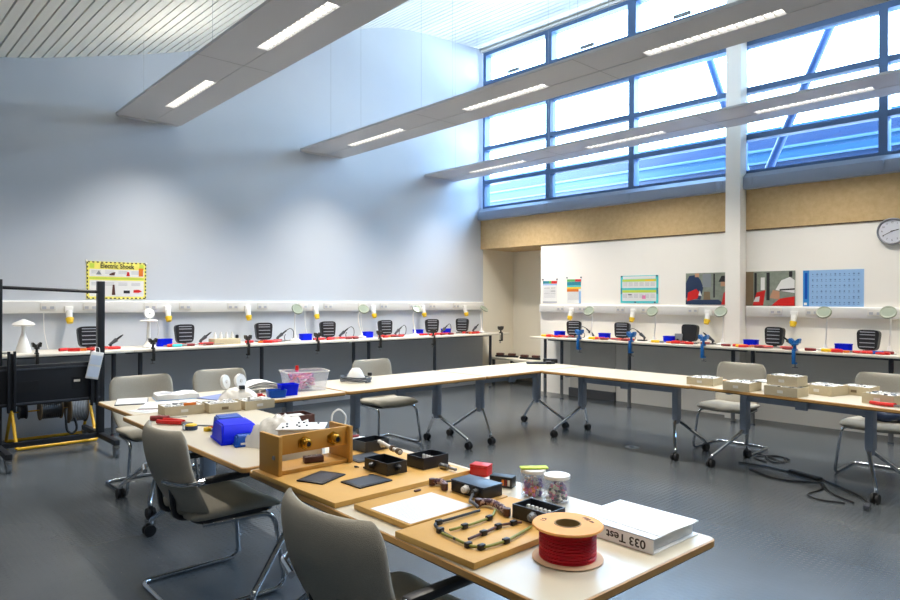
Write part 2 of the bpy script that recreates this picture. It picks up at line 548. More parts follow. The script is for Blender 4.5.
# outside: low neighbouring roof edge with flashings, seen through the bottom panes
b = B()
for z0, z1, dy, mi in [(2.4, 3.66, 0.0, 0), (3.66, 3.69, -0.05, 1), (3.69, 3.875, 0.0, 0), (3.875, 3.905, -0.05, 1), (3.905, 4.08, 0.0, 2), (4.08, 4.115, -0.06, 1), (4.115, 4.42, 0.03, 0), (4.42, 4.46, -0.02, 2)]:
    b.mi = mi; b.box(-9, XE + 4, 3.0 + dy, 3.6, z0, z1)
struct(b.build('exterior_roof', [roof_m, roof_light, roof_mid], angle=0))
b = B()
b.cyl((4.66, 0.6, 2.95), (5.62, 0.6, 5.15), 0.055, seg=12)
b.cyl((4.62, 0.6, 2.95), (3.92, 0.6, 5.2), 0.055, seg=12)
b.box(4.56, 4.74, 0.5, 0.7, 2.95, 3.10)
struct(b.build('exterior_brace', brace_m))

# ------------------------------------------------------------------ lighting rafts
lamp_face = emit('lamp diffuser', (255, 250, 240), 2.6)
WARM = (1.0, 0.93, 0.84)
def raft(x, yc, z, label, rz=-0.010, gain=1.0):
    t = thing('lighting_raft', label, 'ceiling light', (0.06 + 0 * x, yc, z), 0, 'suspended lighting rafts')
    Lr = 10.2; w = 0.375
    b = B()
    xs = [0.0]
    # bottom plate with troughs for the lamps: two side strips, middle strip between the lamps
    lamps = [(0.68 + 2.28 * i, 1.84 + 2.28 * i) for i in range(4)]
    b.box(0, Lr, -w, -0.058, 0, 0.028); b.box(0, Lr, 0.058, w, 0, 0.028)
    x0 = 0
    for a, c in lamps:
        b.box(x0, a, -0.058, 0.058, 0.004, 0.028); x0 = c
    b.box(x0, Lr, -0.058, 0.058, 0.004, 0.028)
    b.box(0, Lr, -0.16, 0.16, 0.032, 0.09)
    b.build('raft_panel', raft_m, t, angle=0)
    b = B(); b.box(-0.04, -0.002, -w + 0.02, w - 0.02, -0.012, 0.04, 0.006)
    b.build('end_cap', raft_m, t)
    for i in range(4):
        xs = 2.48 + 2.25 * i
        b = B(); b.box(xs, xs + 0.006, -w, w, -0.0015, 0.0)
        b.build('panel_joint', raft_dark, t, angle=0)
    for a, c in lamps:
        b = B(); b.box(a + 0.002, c - 0.002, -0.056, 0.056, 0.022, 0.031)
        lo = b.build('lamp_diffuser', lamp_face, t, angle=0)
        b = B()
        nl = 16; comb = [(a + 0.004, -0.055), (c - 0.004, -0.055)]
        for i in range(nl - 1, 0, -1):
            xx = a + (c - a) * i / nl
            comb += [(xx + 0.004, -0.05), (xx + 0.004, 0.055), (xx - 0.004, 0.055), (xx - 0.004, -0.05)]
        comb.insert(2, (c - 0.004, -0.05)); comb.append((a + 0.004, -0.05))
        b.prism(comb, 0.003, 0.021)
        b.build('lamp_louvre', white_plastic, lo, angle=0)
        la = bpy.data.lights.new('raft_lamp', 'AREA'); la.shape = 'RECTANGLE'
        la.size = c - a - 0.05; la.size_y = 0.10; la.energy = LAMP_W * (2.0 if a < 1 else 1.0) * gain; la.color = WARM; la.spread = R(112)
        lob = bpy.data.objects.new('raft_lamp', la); COL.objects.link(lob); lob.parent = t
        lob.location = ((a + c) / 2, 0, 0.001)
        lu = bpy.data.lights.new('raft_uplight', 'AREA'); lu.shape = 'RECTANGLE'
        lu.size = c - a; lu.size_y = 0.2; lu.energy = 5.0 * gain; lu.color = WARM
        luo = bpy.data.objects.new('raft_uplight', lu); COL.objects.link(luo); luo.parent = t
        luo.location = ((a + c) / 2, 0, 0.095); luo.rotation_euler = (R(180), 0, 0)
    for xx in (0.6, 2.5, 4.7, 7.0, 9.2):
        for s in (-1, 1):
            zt = zc(yc + s * 0.25) - z - 0.0
            b = B(); b.cyl((xx, s * 0.25, 0.028), (xx, s * 0.25, zt), 0.0014, seg=6)
            b.build('suspension_wire', dullmetal, t)
    t.rotation_euler = (0, R(-0.5), rz)
    return t
LAMP_W = 22.0
raft(-0.06, -5.85, 3.66, 'long grey suspended lighting raft nearest the black cart, ending above the striped poster', -0.028)
raft(-0.06, -3.41, 3.63, 'middle long grey suspended lighting raft, crossing below the top row of windows')
raft(-0.06, -1.04, 3.585, 'long grey suspended lighting raft closest to the windows, crossing the main panes')
raft(0, -8.25, 3.66, 'long grey suspended lighting raft overhead of the cart side of the room', -0.01, 0.35)

# ------------------------------------------------------------------ sky, portals, camera
w = bpy.data.worlds.new('World'); SC.world = w; w.use_nodes = True
nt = w.node_tree; bg = nt.nodes['Background']
tc = nt.nodes.new('ShaderNodeTexCoord')
sep = nt.nodes.new('ShaderNodeSeparateXYZ'); nt.links.new(tc.outputs['Generated'], sep.inputs[0])
rp = nt.nodes.new('ShaderNodeValToRGB')
e = rp.color_ramp.elements
e[0].position = 0.0; e[0].color = (0.74, 0.88, 1.0, 1)
e[1].position = 0.7; e[1].color = (0.38, 0.65, 1.0, 1)
nt.links.new(sep.outputs['Z'], rp.inputs[0]); nt.links.new(rp.outputs[0], bg.inputs['Color'])
bg.inputs['Strength'].default_value = 19.0
for (z0, z1) in ((3.17, 4.85), (5.42, 5.97)):
    la = bpy.data.lights.new('window_portal', 'AREA'); la.shape = 'RECTANGLE'
    la.size = XE - 0.1; la.size_y = z1 - z0; la.cycles.is_portal = True
    o = bpy.data.objects.new('window_portal', la); COL.objects.link(o)
    o.location = (XE / 2, 0.2, (z0 + z1) / 2); o.rotation_euler = (R(-90), 0, 0)
cam = bpy.data.cameras.new('camera'); co = bpy.data.objects.new('camera', cam); COL.objects.link(co)
cam.sensor_width = 36; cam.sensor_fit = 'HORIZONTAL'; cam.lens = 662.0 / 900 * 36
cam.shift_y = 0.85 / 900
cam.clip_start = 0.02
yaw = R(43.6)
F = Vector((-math.cos(yaw), math.sin(yaw), 0))
q = F.to_track_quat('-Z', 'Y').to_matrix().to_4x4()
co.matrix_world = Matrix.Translation((8.34, -8.72, 1.5)) @ q @ Matrix.Rotation(R(0.26), 4, 'Z')
SC.camera = co
SC.view_settings.view_transform = 'Standard'; SC.view_settings.look = 'None'
SC.view_settings.gamma = 1.0; SC.view_settings.use_curve_mapping = False
SC.view_settings.exposure = 0.34
# ------------------------------------------------------------------ flip-top tables
def table(name, label, cx, cy, rz, L, legs, D=0.80, zt=0.73):
    t = thing(name, label, 'table', (cx, cy, 0), rz, 'white topped wheeled tables set out in a U')
    h = L / 2; d = D / 2
    b = B(); b.prism(rrect(-h + 0.004, h - 0.004, -d + 0.004, d - 0.004, 0.025), zt - 0.026, zt)
    b.build('tabletop', lam, t)
    b = B()
    o = rrect(-h, h, -d, d, 0.03); i = rrect(-h + 0.006, h - 0.006, -d + 0.006, d - 0.006, 0.024)
    n = len(o)
    for k in range(n):
        k2 = (k + 1) % n
        b.mi = 0
        b.poly([(*o[k], zt - 0.022), (*o[k2], zt - 0.022), (*o[k2], zt - 0.003), (*o[k], zt - 0.003)])
        b.poly([(*o[k], zt - 0.003), (*o[k2], zt - 0.003), (*i[k2], zt + 0.0006), (*i[k], zt + 0.0006)])
        b.mi = 1
        b.poly([(*i[k], zt - 0.029), (*i[k2], zt - 0.029), (*o[k2], zt - 0.022), (*o[k], zt - 0.022)])
    b.build('edge_band', [ply, ply_dark], t, angle=50)
    for s, lx in zip((-1, 1), legs):
        b = B()
        b.box(lx - 0.030, lx + 0.030, -0.042, 0.042, 0.33, zt - 0.03, 0.006)
        b.box(lx - 0.02, lx + 0.02, -0.30, 0.30, zt - 0.055, zt - 0.029, 0.004)
        b.box(lx - 0.022, lx + 0.022, -0.03, 0.03, 0.29, 0.335, 0.008)
        leg = b.build('leg', steel_blue, t)
        for sy in (-1, 1):
            ox = lx + s * 0.15
            b = B()
            b.tube(fillet([(lx, sy * 0.015, 0.335), (lx + s * 0.012, sy * 0.06, 0.30), (ox, sy * 0.30, 0.10), (ox, sy * 0.305, 0.075)], 0.02), 0.0155, 10)
            b.build('foot_tube', chrome, leg)
            b = B()
            yc = sy * 0.315
            for k in (-0.017, 0.017):
                b.cyl((ox + k - 0.009, yc, 0.036), (ox + k + 0.009, yc, 0.036), 0.036, seg=20)
            b.box(ox - 0.012, ox + 0.012, yc - 0.02, yc + 0.012, 0.04, 0.085, 0.005)
            b.build('caster', tyre, leg)
    b = B(); b.box(legs[0] + 0.024, legs[1] - 0.024, -0.016, 0.016, zt - 0.135, zt - 0.060, 0.005)
    b.build('crossbeam', steel_blue, t)
    b = B(); m = (legs[0] + legs[1]) / 2
    b.box(m - 0.05, m + 0.05, -0.05, -0.017, zt - 0.15, zt - 0.03, 0.006); b.box(m - 0.10, m - 0.05, -0.06, -0.03, zt - 0.075, zt - 0.05, 0.004)
    b.build('flip_latch', steel_blue, t)
    return t
table('flip_top_table', 'white wheeled table carrying the red wire spool and wooden test boards', 6.462, -6.956, R(-2.5), 1.805, (-0.60, 0.62))
table('flip_top_table', 'white wheeled table carrying the blue bins, the milky bag and the row of card trays', 4.612, -6.90, R(-1.3), 1.80, (-0.47, 0.66))
table('flip_top_table', 'white wheeled table at the cart end, covered with papers and the clear tub', 3.32, -6.36, R(90), 1.70, (-0.56, 0.52))
table('flip_top_table', 'white wheeled table with the white cone and coiled cable on it', 3.32, -4.64, R(90), 1.70, (-0.50, 0.52))
table('flip_top_table', 'white wheeled corner table with a flat black tool lying at its far end', 3.32, -2.95, R(90), 1.66, (-0.53, 0.45))
table('flip_top_table', 'bare white wheeled table between the corner table and the table with stacked trays', 4.60, -2.54, R(-0.5), 1.74, (-0.60, 0.53))
table('flip_top_table', 'white wheeled table with seven card trays and black cables under it', 6.355, -2.62, R(-6.5), 1.76, (-0.55, 0.49))

# ------------------------------------------------------------------ chairs
def chair(label, cx, cy, rz, arms=False, zb=0.862, wb=0.255):
    t = thing('cantilever_chair', label, 'chair', (cx, cy, 0), rz, 'upholstered cantilever chairs')
    # backrest: curved pad, concave to the sitter, rounded top corners, leaning back
    H = zb - 0.43; zm = 0.43 + H / 2
    def fb(u, v):
        zz = zm + v * H / 2
        w = wb - 0.035 * max(0, -v)
        r = 0.45
        if v > 1 - r: w -= 0.06 * (1 - math.sqrt(max(0, 1 - ((v - (1 - r)) / r) ** 2)))
        if v < -1 + r: w -= 0.05 * (1 - math.sqrt(max(0, 1 - ((-v - (1 - r)) / r) ** 2)))
        x = u * w
        dip = 0.006 * (v > 0) * v * (u * u - 0.45)
        y = -0.195 - 0.150 * (v + 1) / 2 + 0.060 * u * u - 0.02 * math.cos(v * 2.2)
        return (x, y, zz + dip), (-0.45 * u, 1, 0.32)
    b = B(); b.cushion(18, 16, fb, 0.062)
    b.build('backrest', fabric, t, angle=60)
    def fs(u, v):
        x = u * (0.245 + 0.01 * v); y = 0.015 + v * 0.235
        zz = 0.455 - 0.016 * (1 - u * u) - 0.03 * max(0, v - 0.4) ** 2 * 2.5 + 0.008 * v
        r = 0.4
        if abs(v) > 1 - r: x *= 1 - 0.12 * (1 - math.sqrt(max(0, 1 - ((abs(v) - (1 - r)) / r) ** 2)))
        return (x, y, zz), (0, 0.06, 1)
    b = B(); b.cushion(16, 16, fs, 0.066)
    b.build('seat', fabric, t, angle=60)
    b = B(); b.prism(rrect(-0.215, 0.215, -0.19, 0.225, 0.06), 0.408, 0.432)
    b.build('seat_shell', black, t)
    path = [(-0.20, -0.16, 0.402), (-0.235, 0.20, 0.398), (-0.275, 0.245, 0.013), (-0.275, -0.295, 0.013), (0.275, -0.295, 0.013), (0.275, 0.245, 0.013), (0.235, 0.20, 0.398), (0.20, -0.16, 0.402)]
    b = B(); b.tube(fillet(path, 0.07, 7), 0.0125, 10)
    b.build('frame', chrome, t, angle=60)
    for s in (-1, 1):
        b = B(); b.tube(fillet([(s * 0.09, -0.15, 0.415), (s * 0.09, -0.255, 0.425), (s * 0.09, -0.275, 0.60)], 0.05), 0.014, 8)
        b.build('back_bracket', black_metal, t)
    if arms:
        for s in (-1, 1):
            b = B(); b.box(s * 0.275 - 0.022, s * 0.275 + 0.022, -0.19, 0.10, 0.62, 0.652, 0.012)
            a_ = b.build('armrest', black, t)
            b = B(); b.tube(fillet([(s * 0.13, -0.325, 0.628), (s * 0.255, -0.29, 0.63), (s * 0.29, -0.24, 0.632), (s * 0.278, -0.18, 0.636)], 0.06), 0.012, 8); b.build('arm_bracket', chrome, a_)
    return t
chair('beige grey chair with black armrests, cut off by the bottom of the picture', 6.61, -7.31, R(-1), True, 0.872, 0.285)
chair('beige grey chair with black armrests, pushed under the blue bins table', 4.98, -7.20, R(-1), True, 0.872, 0.268)
chair('beige grey chair nearest the black cart, behind the papers', 2.80, -6.76, R(-90))
chair('beige grey chair behind the two white discs and the milky bag', 2.74, -6.05, R(-90))
chair('beige grey chair behind the white cone with coiled cable', 2.84, -4.40, R(-92))
chair('beige grey chair behind the trays, in front of the column', 5.42, -1.985, R(180))
chair('beige grey chair at the far side of the tray table, holding a navy bag', 6.74, -2.02, R(180))
t = thing('shoulder_bag', 'small navy bag lying on the seat of the chair behind the trays', 'bag', (6.78, -2.03, 0.488))
def fb(u, v):
    return (u * 0.15, v * 0.11, 0.045 + 0.012 * math.sin(5 * u + 3 * v)), (0, 0, 1)
b = B(); b.cushion(14, 12, fb, 0.09); b.build('bag_body', navy, t, angle=60)
b = B(); b.tube(spline([(-0.12, 0.02, 0.07), (-0.08, -0.09, 0.095), (0.05, -0.10, 0.095), (0.12, 0.0, 0.07)]), 0.007, 8); b.build('bag_strap', black, t)

# ------------------------------------------------------------------ wheeled stand with mounting panel
t = thing('display_cart', 'black wheeled display stand with bare mounting panel and tall posts', 'cart', (1.1, -7.1, 0))
for y in (-0.44, 0.425):
    b = B(); b.box(-0.035, 0.035, y - 0.032, y + 0.032, 0.15, 1.68, 0.004); b.build('post', black_metal, t)
    b = B(); b.box(-0.55, 0.53, y - 0.025, y + 0.025, 0.115, 0.165, 0.004); fb_ = b.build('base_foot', black_metal, t)
    for x in (-0.52, 0.50):
        b = B()
        b.cyl((x - 0.0, y - 0.016, 0.048), (x, y + 0.016, 0.05), 0.05, seg=22)
        b.mi = 1; b.box(x - 0.02, x + 0.02, y - 0.03, y + 0.03, 0.098, 0.115, 0.003)
        b.box(x - 0.014, x + 0.014, y - 0.026, y - 0.019, 0.04, 0.10); b.box(x - 0.014, x + 0.014, y + 0.019, y + 0.026, 0.04, 0.10)
        b.box(x + 0.02, x + 0.085, y - 0.015, y + 0.015, 0.085, 0.095, 0.003)
        b.build('caster', [grey_pl, dullmetal], fb_)
b = B(); b.box(-0.02, 0.02, -0.41, 0.395, 0.12, 0.165, 0.003); b.build('base_rail', black_metal, t)
b = B(); b.cyl((0, -0.41, 1.605), (0, 0.395, 1.575), 0.016, seg=12); b.build('top_rail', black_metal, t)
b = B(); b.box(0.04, 0.085, -0.80, 0.40, 0.51, 0.885, 0.004); b.mi = 1
b.box(0.085, 0.10, -0.80, 0.40, 0.84, 0.855); b.box(0.085, 0.10, -0.80, 0.40, 0.525, 0.54)
b.mi = 2; b.box(0.085, 0.089, -0.33, -0.13, 0.63, 0.735); b.box(0.085, 0.089, 0.15, 0.235, 0.63, 0.75)
b.mi = 3; b.box(0.089, 0.0905, 0.165, 0.22, 0.70, 0.722)
b.build('mounting_panel', [black_metal, dark_steel, black, offwhite], t)
for y, z1 in ((-0.35, 1.02), (0.34, 1.00)):
    b = B(); b.box(0.10, 0.13, y - 0.034, y - 0.012, 0.46, z1, 0.003); b.box(0.10, 0.13, y + 0.012, y + 0.034, 0.46, z1, 0.003)
    b.box(0.098, 0.112, y - 0.012, y + 0.012, 0.48, z1 - 0.02)
    b.build('hook_bracket', black_metal, t)
t = thing('plastic_wallet', 'clear plastic wallet with papers hanging on the black stand', 'document wallet', (1.245, -6.765, 0.86), 0)
Mx = Matrix.Rotation(R(-12), 4, 'X')
b = B(Mx); b.box(-0.004, 0.004, -0.058, 0.058, -0.14, 0.125, 0.003); b.build('wallet_sleeve', paper, t)
b = B(Mx); b.box(0.0045, 0.0055, -0.05, 0.05, -0.12, -0.02); b.box(0.0045, 0.0055, -0.05, 0.05, 0.0, 0.09); b.build('printed_sheet', wallet_print, t)
b = B(Mx); b.tube(fillet([(0, -0.02, 0.12), (-0.05, -0.02, 0.17), (-0.05, 0.02, 0.17), (0, 0.02, 0.12)], 0.02), 0.003, 6); b.build('hanging_cord', white_plastic, t)

# cable reels on a yellow floor stand
t = thing('reel_stand', 'yellow tubular floor stand carrying cable reels behind the black stand', 'cable stand', (0.43, -6.94, 0), 0)
for y in (-0.37, 0.35):
    b = B(); b.tube(fillet([(-0.26, y, 0.02), (-0.02, y, 0.355), (0.02, y, 0.355), (0.26, y, 0.02)], 0.04), 0.016, 10); b.build('side_frame', yellow_met, t)
b = B(); b.cyl((0, -0.40, 0.345), (0, 0.38, 0.345), 0.008, seg=10); b.build('axle', brass, t)
for x in (-0.26, 0.26):
    b = B(); b.cyl((x, -0.37, 0.018), (x, 0.35, 0.018), 0.016, seg=10); b.build('floor_bar', yellow_met, t)
def reel(label, y, hw, rf, rd, mflange, mcable):
    r = thing('cable_reel', label, 'cable reel', (0.43, y, 0.345), 0, 'cable reels on the yellow stand')
    MY = Matrix.Rotation(R(-90), 4, 'X')
    b = B(MY)
    b.lathe([(0.012, -hw), (rf, -hw), (rf, -hw + 0.008), (rd * 0.4, -hw + 0.008), (rd * 0.4, hw - 0.008), (rf, hw - 0.008), (rf, hw), (0.012, hw)], seg=36)
    b.build('reel_core', mflange, r)
    b = B(MY); pr = [(rd * 0.42, -hw + 0.009)]
    n = 10
    for i in range(n):
        a = -hw + 0.009 + (2 * hw - 0.018) * i / n; c = -hw + 0.009 + (2 * hw - 0.018) * (i + 1) / n
        pr += [(rd - 0.004, a), (rd, (a + c) / 2)]
    pr += [(rd - 0.004, hw - 0.009), (rd * 0.42, hw - 0.009)]
    b.lathe(pr, seg=36); b.build('wound_cable', mcable, r)
reel('small black cable reel on the yellow stand', -7.215, 0.036, 0.075, 0.066, black, black)
reel('middle black cable reel with brown flange on the yellow stand', -6.965, 0.10, 0.105, 0.095, card_dark, black)
reel('large brown and grey cable reel on the yellow stand', -6.72, 0.085, 0.165, 0.15, card_dark, grey_pl)
o = B(); o.tube(spline([(0.56, -6.845, 0.36), (0.60, -6.86, 0.26), (0.61, -6.85, 0.14), (0.61, -6.80, 0.10), (0.61, -6.76, 0.15), (0.60, -6.78, 0.26)], 8), 0.012, 8)
o = o.build('cable', black); tag(o, 'thick black cable loop hanging down between the cable reels', 'cable')

# ------------------------------------------------------------------ floor cables under the tray table
def floor_cable(label, pts, r, z=0.006, extra=None):
    b = B(); b.tube(spline([(x, y, z + (extra or 0)) for x, y in pts], 8), r, 8)
    return tag(b.build('power_cable', black), label, 'cable', 'black cables on the floor')
t = thing('laptop_charger', 'black power lead with adapter brick and plug trailing over the floor', 'power adapter', (0, 0, 0))
P1 = [(5.73, -2.51), (5.96, -2.48), (6.16, -2.52), (6.34, -2.55), (6.46, -2.59), (6.69, -2.78), (6.85, -2.93), (6.95, -3.14)]
b = B(); b.tube(spline([(x, y, 0.008) for x, y in P1], 8), 0.007, 8); b.build('lead', black, t)
b = B(); b.box(-0.15, 0.15, -0.025, 0.025, 0.0, 0.03, 0.006, M2=TR(6.325, -2.57, 0) @ RZ(R(-20))); b.build('adapter_brick', black, t)
b = B(); b.box(-0.05, 0.05, -0.022, 0.022, 0.0, 0.035, 0.008, M2=TR(6.95, -3.20, 0) @ RZ(R(98))); b.mi = 1
b.box(0.05, 0.07, -0.018, -0.012, 0.012, 0.02, M2=TR(6.95, -3.20, 0) @ RZ(R(-82))); b.box(0.05, 0.07, 0.012, 0.018, 0.012, 0.02, M2=TR(6.95, -3.20, 0) @ RZ(R(-82)))
b.build('plug', [dark_steel, chrome], t)
floor_cable('long black cable snaking across the floor in front of the adapter lead', [(5.89, -2.66), (6.11, -2.82), (6.27, -2.84), (6.38, -2.77), (6.48, -2.70), (6.56, -2.90), (6.53, -3.12), (6.58, -3.21), (6.67, -3.23), (6.80, -3.18)], 0.007)
floor_cable('short black cable on the floor ending beside the plug', [(6.50, -2.70), (6.61, -2.92), (6.73, -3.05), (6.84, -3.12)], 0.009)
floor_cable('loose coil of black cable on the floor behind the tray table leg', [(5.67, -2.22), (5.70, -2.01), (5.88, -2.11), (6.02, -2.20), (5.94, -1.99), (5.82, -2.09), (5.96, -2.26), (6.02, -2.06), (5.85, -1.98), (5.75, -2.2), (5.9, -2.3)], 0.006)
o = B(); o.lathe([(0.03, 0), (0.075, 0), (0.07, 0.004), (0.03, 0.005)], (4.70, -2.66, 0.0005), 24)
o = o.build('floor_box', grey_pl); tag(o, 'small round grey cover set in the floor under the bare table', 'floor outlet')
# ------------------------------------------------------------------ dado trunking and benches
def wall_thing(name, label, cat, wall, s, d=0.0, z=0.0, group=None):
    """local frame: +x along the wall as seen from the room, -y out of the wall"""
    if wall == 'L': return thing(name, label, cat, (d, s, z), R(90), group)
    return thing(name, label, cat, (s, -d, z), 0.0, group)
LCON = [-6.71, -5.63, -4.58, -3.53, -2.50, -1.47, -0.49]
RCON = [2.055, 3.16, 4.29, 5.376]
def trunking(label, wall, s0, s1, z0, z1, plates):
    t = wall_thing('dado_trunking', label, 'trunking', wall, s0, 0, z0)
    L = s1 - s0; h = z1 - z0
    b = B(); b.prism([(0, 0), (-0.055, 0), (-0.06, 0.008), (-0.06, h - 0.012), (-0.05, h), (0, h)], 0.0, L, M2=MW)
    b.build('trunking_body', white_plastic, t)
    for p in plates:
        b = B(); b.box(p - s0 - 0.075, p - s0 + 0.075, -0.068, -0.0602, 0.03, h - 0.025, 0.003)
        q = b.build('socket_plate', offwhite, t)
        for k in (-0.038, 0.038):
            b = B(); b.box(p - s0 + k - 0.02, p - s0 + k + 0.02, -0.0695, -0.068, 0.045, 0.075, 0.0)
            b.build('socket_face', paper_grey, q)
trunking('white dado trunking with sockets along the grey wall', 'L', -9.2, 0.02, 1.345, 1.483, [c + k for c in [-7.75] + LCON for k in (-0.2, 0.22)][:-1])
trunking('white dado trunking along the white wall between recess and column', 'R', 1.40, 4.57, 1.318, 1.45, [c + k for c in RCON[:3] for k in (-0.22, 0.2)])
trunking('white dado trunking along the white wall beyond the column, under the clock', 'R', 4.785, 9.5, 1.318, 1.45, [c + k for c in [5.376, 6.45, 7.5] for k in (-0.22, 0.2)])
def bench(label, wall, s0, s1, legs, z=0.945, D=0.62):
    if wall == 'L': D = 0.68
    t = wall_thing('workbench', label, 'workbench', wall, s0, 0, 0, 'wall benches')
    L = s1 - s0
    b = B(); b.box(0.001, L - 0.001, -D, -0.005, z - 0.028, z, 0.004); b.build('bench_top', bench_white, t)
    b = B(); b.box(0.06, L - 0.06, -0.24, -0.18, z - 0.075, z - 0.029, 0.003); b.build('bench_rail', dark_steel, t)
    for l in legs:
        b = B(); b.cyl((l - s0, -0.47, 0.012), (l - s0, -0.47, z - 0.029), 0.024, seg=18)
        b.mi = 1; b.cyl((l - s0, -0.47, 0.0), (l - s0, -0.47, 0.30), 0.025, seg=18)
        b.mi = 0; b.cyl((l - s0, -0.47, 0.0), (l - s0, -0.47, 0.02), 0.030, seg=18)
        b.build('leg', [dark_steel, dullmetal], t)
bench('white wall bench on the grey wall, behind the black stand', 'L', -9.3, -6.215, [-9.15, -7.75, -6.36])
bench('white wall bench on the grey wall between black stand and middle pair of legs', 'L', -6.215, -3.0, [-6.08, -4.58, -3.14])
bench('white wall bench on the grey wall at the recess end', 'L', -3.0, 0.03, [-2.87, -1.56, -0.25])
bench('white wall bench between recess and column', 'R', 1.66, 4.92, [1.85, 2.17, 3.34, 4.80])
bench('white wall bench under the blue chart and the clock', 'R', 4.92, 8.2, [5.04, 6.48, 8.0])
BZ = 0.9455
nameL = lambda i: ORD[i] + ' from the black stand along the grey wall bench'
nameR = lambda i: ORD[i] + ' from the recess along the white wall bench'
# yellow industrial sockets below the trunking
def conn(wall, s, label, z):
    t = wall_thing('industrial_socket', label, 'power socket', wall, s, 0.06, z, 'yellow industrial sockets under the trunking')
    b = B(); b.box(-0.05, 0.05, -0.035, 0.0, 0.0, 0.085, 0.008); b.cyl((0, -0.02, 0.02), (0, -0.055, -0.075), 0.040, 0.036, 18); b.build('socket_body', white_plastic, t)
    b = B(); b.cyl((0, -0.053, -0.07), (0, -0.062, -0.095), 0.048, 0.048, 18); b.cyl((0, -0.062, -0.095), (0, -0.078, -0.135), 0.043, 0.036, 18); b.build('socket_cap', yellow, t)
    t.scale = (0.85, 0.85, 0.85)
for i, s in enumerate(LCON): conn('L', s, 'yellow capped power socket under the trunking, ' + ORD[i] + ' from the black stand', 1.350)
for i, s in enumerate(RCON): conn('R', s, 'yellow capped power socket under the trunking, ' + ORD[i] + ' from the recess on the white wall', 1.322)
# solder fume extractors
def extractor(wall, s, label, ang=0.0, face=True, d=0.27):
    t = wall_thing('fume_extractor', label, 'fume extractor', wall, s, d, BZ, 'black fume extractors on the benches')
    t.rotation_euler.z += R(ang)
    ol = []
    for k in range(48):
        a = 2 * PI * k / 48
        c, sn = math.cos(a), math.sin(a)
        x = 0.108 * math.copysign(abs(c) ** 0.38, c); z = 0.112 * math.copysign(abs(sn) ** 0.38, sn)
        x *= 1.0 + 0.10 * z / 0.112
        ol.append((x, z))
    MXZ = TR(0, 0, 0.140) @ Matrix.Rotation(R(-6), 4, 'X') @ Matrix.Rotation(R(90), 4, 'X')
    b = B(MXZ); b.prism(ol, -0.035, 0.03); b.prism([(x * 0.8, z * 0.8) for x, z in ol], -0.075, -0.035)
    b.build('head', black, t, angle=50)
    if face:
        b = B(MXZ)
        b.prism(rrect(-0.075, 0.075, -0.088, 0.088, 0.008), 0.030, 0.034)
        g = b.build('front_panel', black_metal, t)
        for k in (-0.08, -0.035, 0.01, 0.055, 0.085):
            bb = B(MXZ); bb.box(-0.075, 0.075, k - 0.004, k + 0.004, 0.034, 0.044, 0.0); bb.build('louvre_bar', M('pale grey plastic', (172, 176, 184), 0.45, var=0.04), g)
    b = B(); b.box(-0.10, 0.10, -0.06, 0.07, 0.0, 0.016, 0.005); b.box(-0.02, 0.02, -0.01, 0.025, 0.016, 0.075, 0.004); b.build('stand', black_metal, t)
for i, (s, a, f) in enumerate([(-6.56, 0, True), (-5.50, -2, True), (-4.45, -10, True), (-3.45, -14, True), (-2.41, -12, True), (-1.44, -30, True), (-0.74, -55, True)]):
    extractor('L', s, 'black louvred fume extractor, ' + nameL(i), a, f)
for i, (s, a, f) in enumerate([(2.25, 25, True), (3.10, 12, True), (4.135, -4, False), (5.22, -6, True), (6.22, -8, True)]):
    extractor('R', s, 'black fume extractor, ' + nameR(i), a, f)
# magnifier lamps
def maglamp(wall, s, label, lean=0.0, zt=1.385, face=30, twist=0.0, d=0.33):
    zt -= 0.02
    t = wall_thing('magnifier_lamp', label, 'magnifier lamp', wall, s, d, BZ, 'white magnifier lamps on the benches')
    t.rotation_euler.z += R(twist)
    b = B(); b.lathe([(0.02, 0), (0.068, 0), (0.072, 0.008), (0.064, 0.022), (0.022, 0.034), (0.016, 0.07), (0.011, 0.085)], seg=24); b.build('lamp_base', white_plastic, t)
    h = zt - BZ
    b = B(); b.tube(spline([(0, 0, 0.08), (-lean * 0.35, 0.0, h * 0.45), (-lean * 0.5, 0, h * 0.78), (-lean * 0.2, -0.02, h * 0.95), (0, -0.04, h)], 6), 0.0095, 8); b.build('gooseneck', white_plastic, t)
    Mh = TR(0.0, -0.05, h + 0.005) @ RZ(R(-lean * 200)) @ Matrix.Rotation(R(face), 4, 'X')
    b = B(Mh); b.lathe([(0.058, -0.014), (0.074, -0.012), (0.082, 0.0), (0.074, 0.014), (0.058, 0.012)], seg=32)
    hd = b.build('lamp_head', M('lamp head sage', (140, 148, 128), 0.4), t)
    b = B(Mh); b.lathe([(0.004, -0.008), (0.058, -0.006), (0.058, 0.008), (0.004, 0.010)], seg=32); b.build('lens', M('lens pale', (146, 156, 138), 0.12, var=0.03), hd)
for i, (s, ln) in enumerate([(-4.01, 0.02), (-2.90, 0.12), (-1.86, 0.08), (-0.33, 0.04)]):
    maglamp('L', s, 'white stemmed magnifier lamp, ' + ORD[i + 2] + ' lamp from the black stand', ln, 1.392 - 0.004 * i, 62 - 8 * i, 20 if i == 3 else 0)
for i, (s, ln) in enumerate([(2.60, -0.04), (3.64, -0.04), (4.60, -0.02), (5.80, -0.03), (6.43, -0.02)]):
    maglamp('R', s, 'white stemmed magnifier lamp, ' + nameR(i), ln, 1.372 + 0.010 * i, 58, 0)
t = wall_thing('magnifier_lamp', 'white lamp folded to a flat disc on a wide cone base, behind the black stand', 'magnifier lamp', 'L', -7.19, 0.33, BZ, 'white magnifier lamps on the benches')
b = B(); b.lathe([(0.03, 0), (0.075, 0), (0.072, 0.02), (0.034, 0.15), (0.018, 0.20)], seg=28); b.build('lamp_base', white_plastic, t)
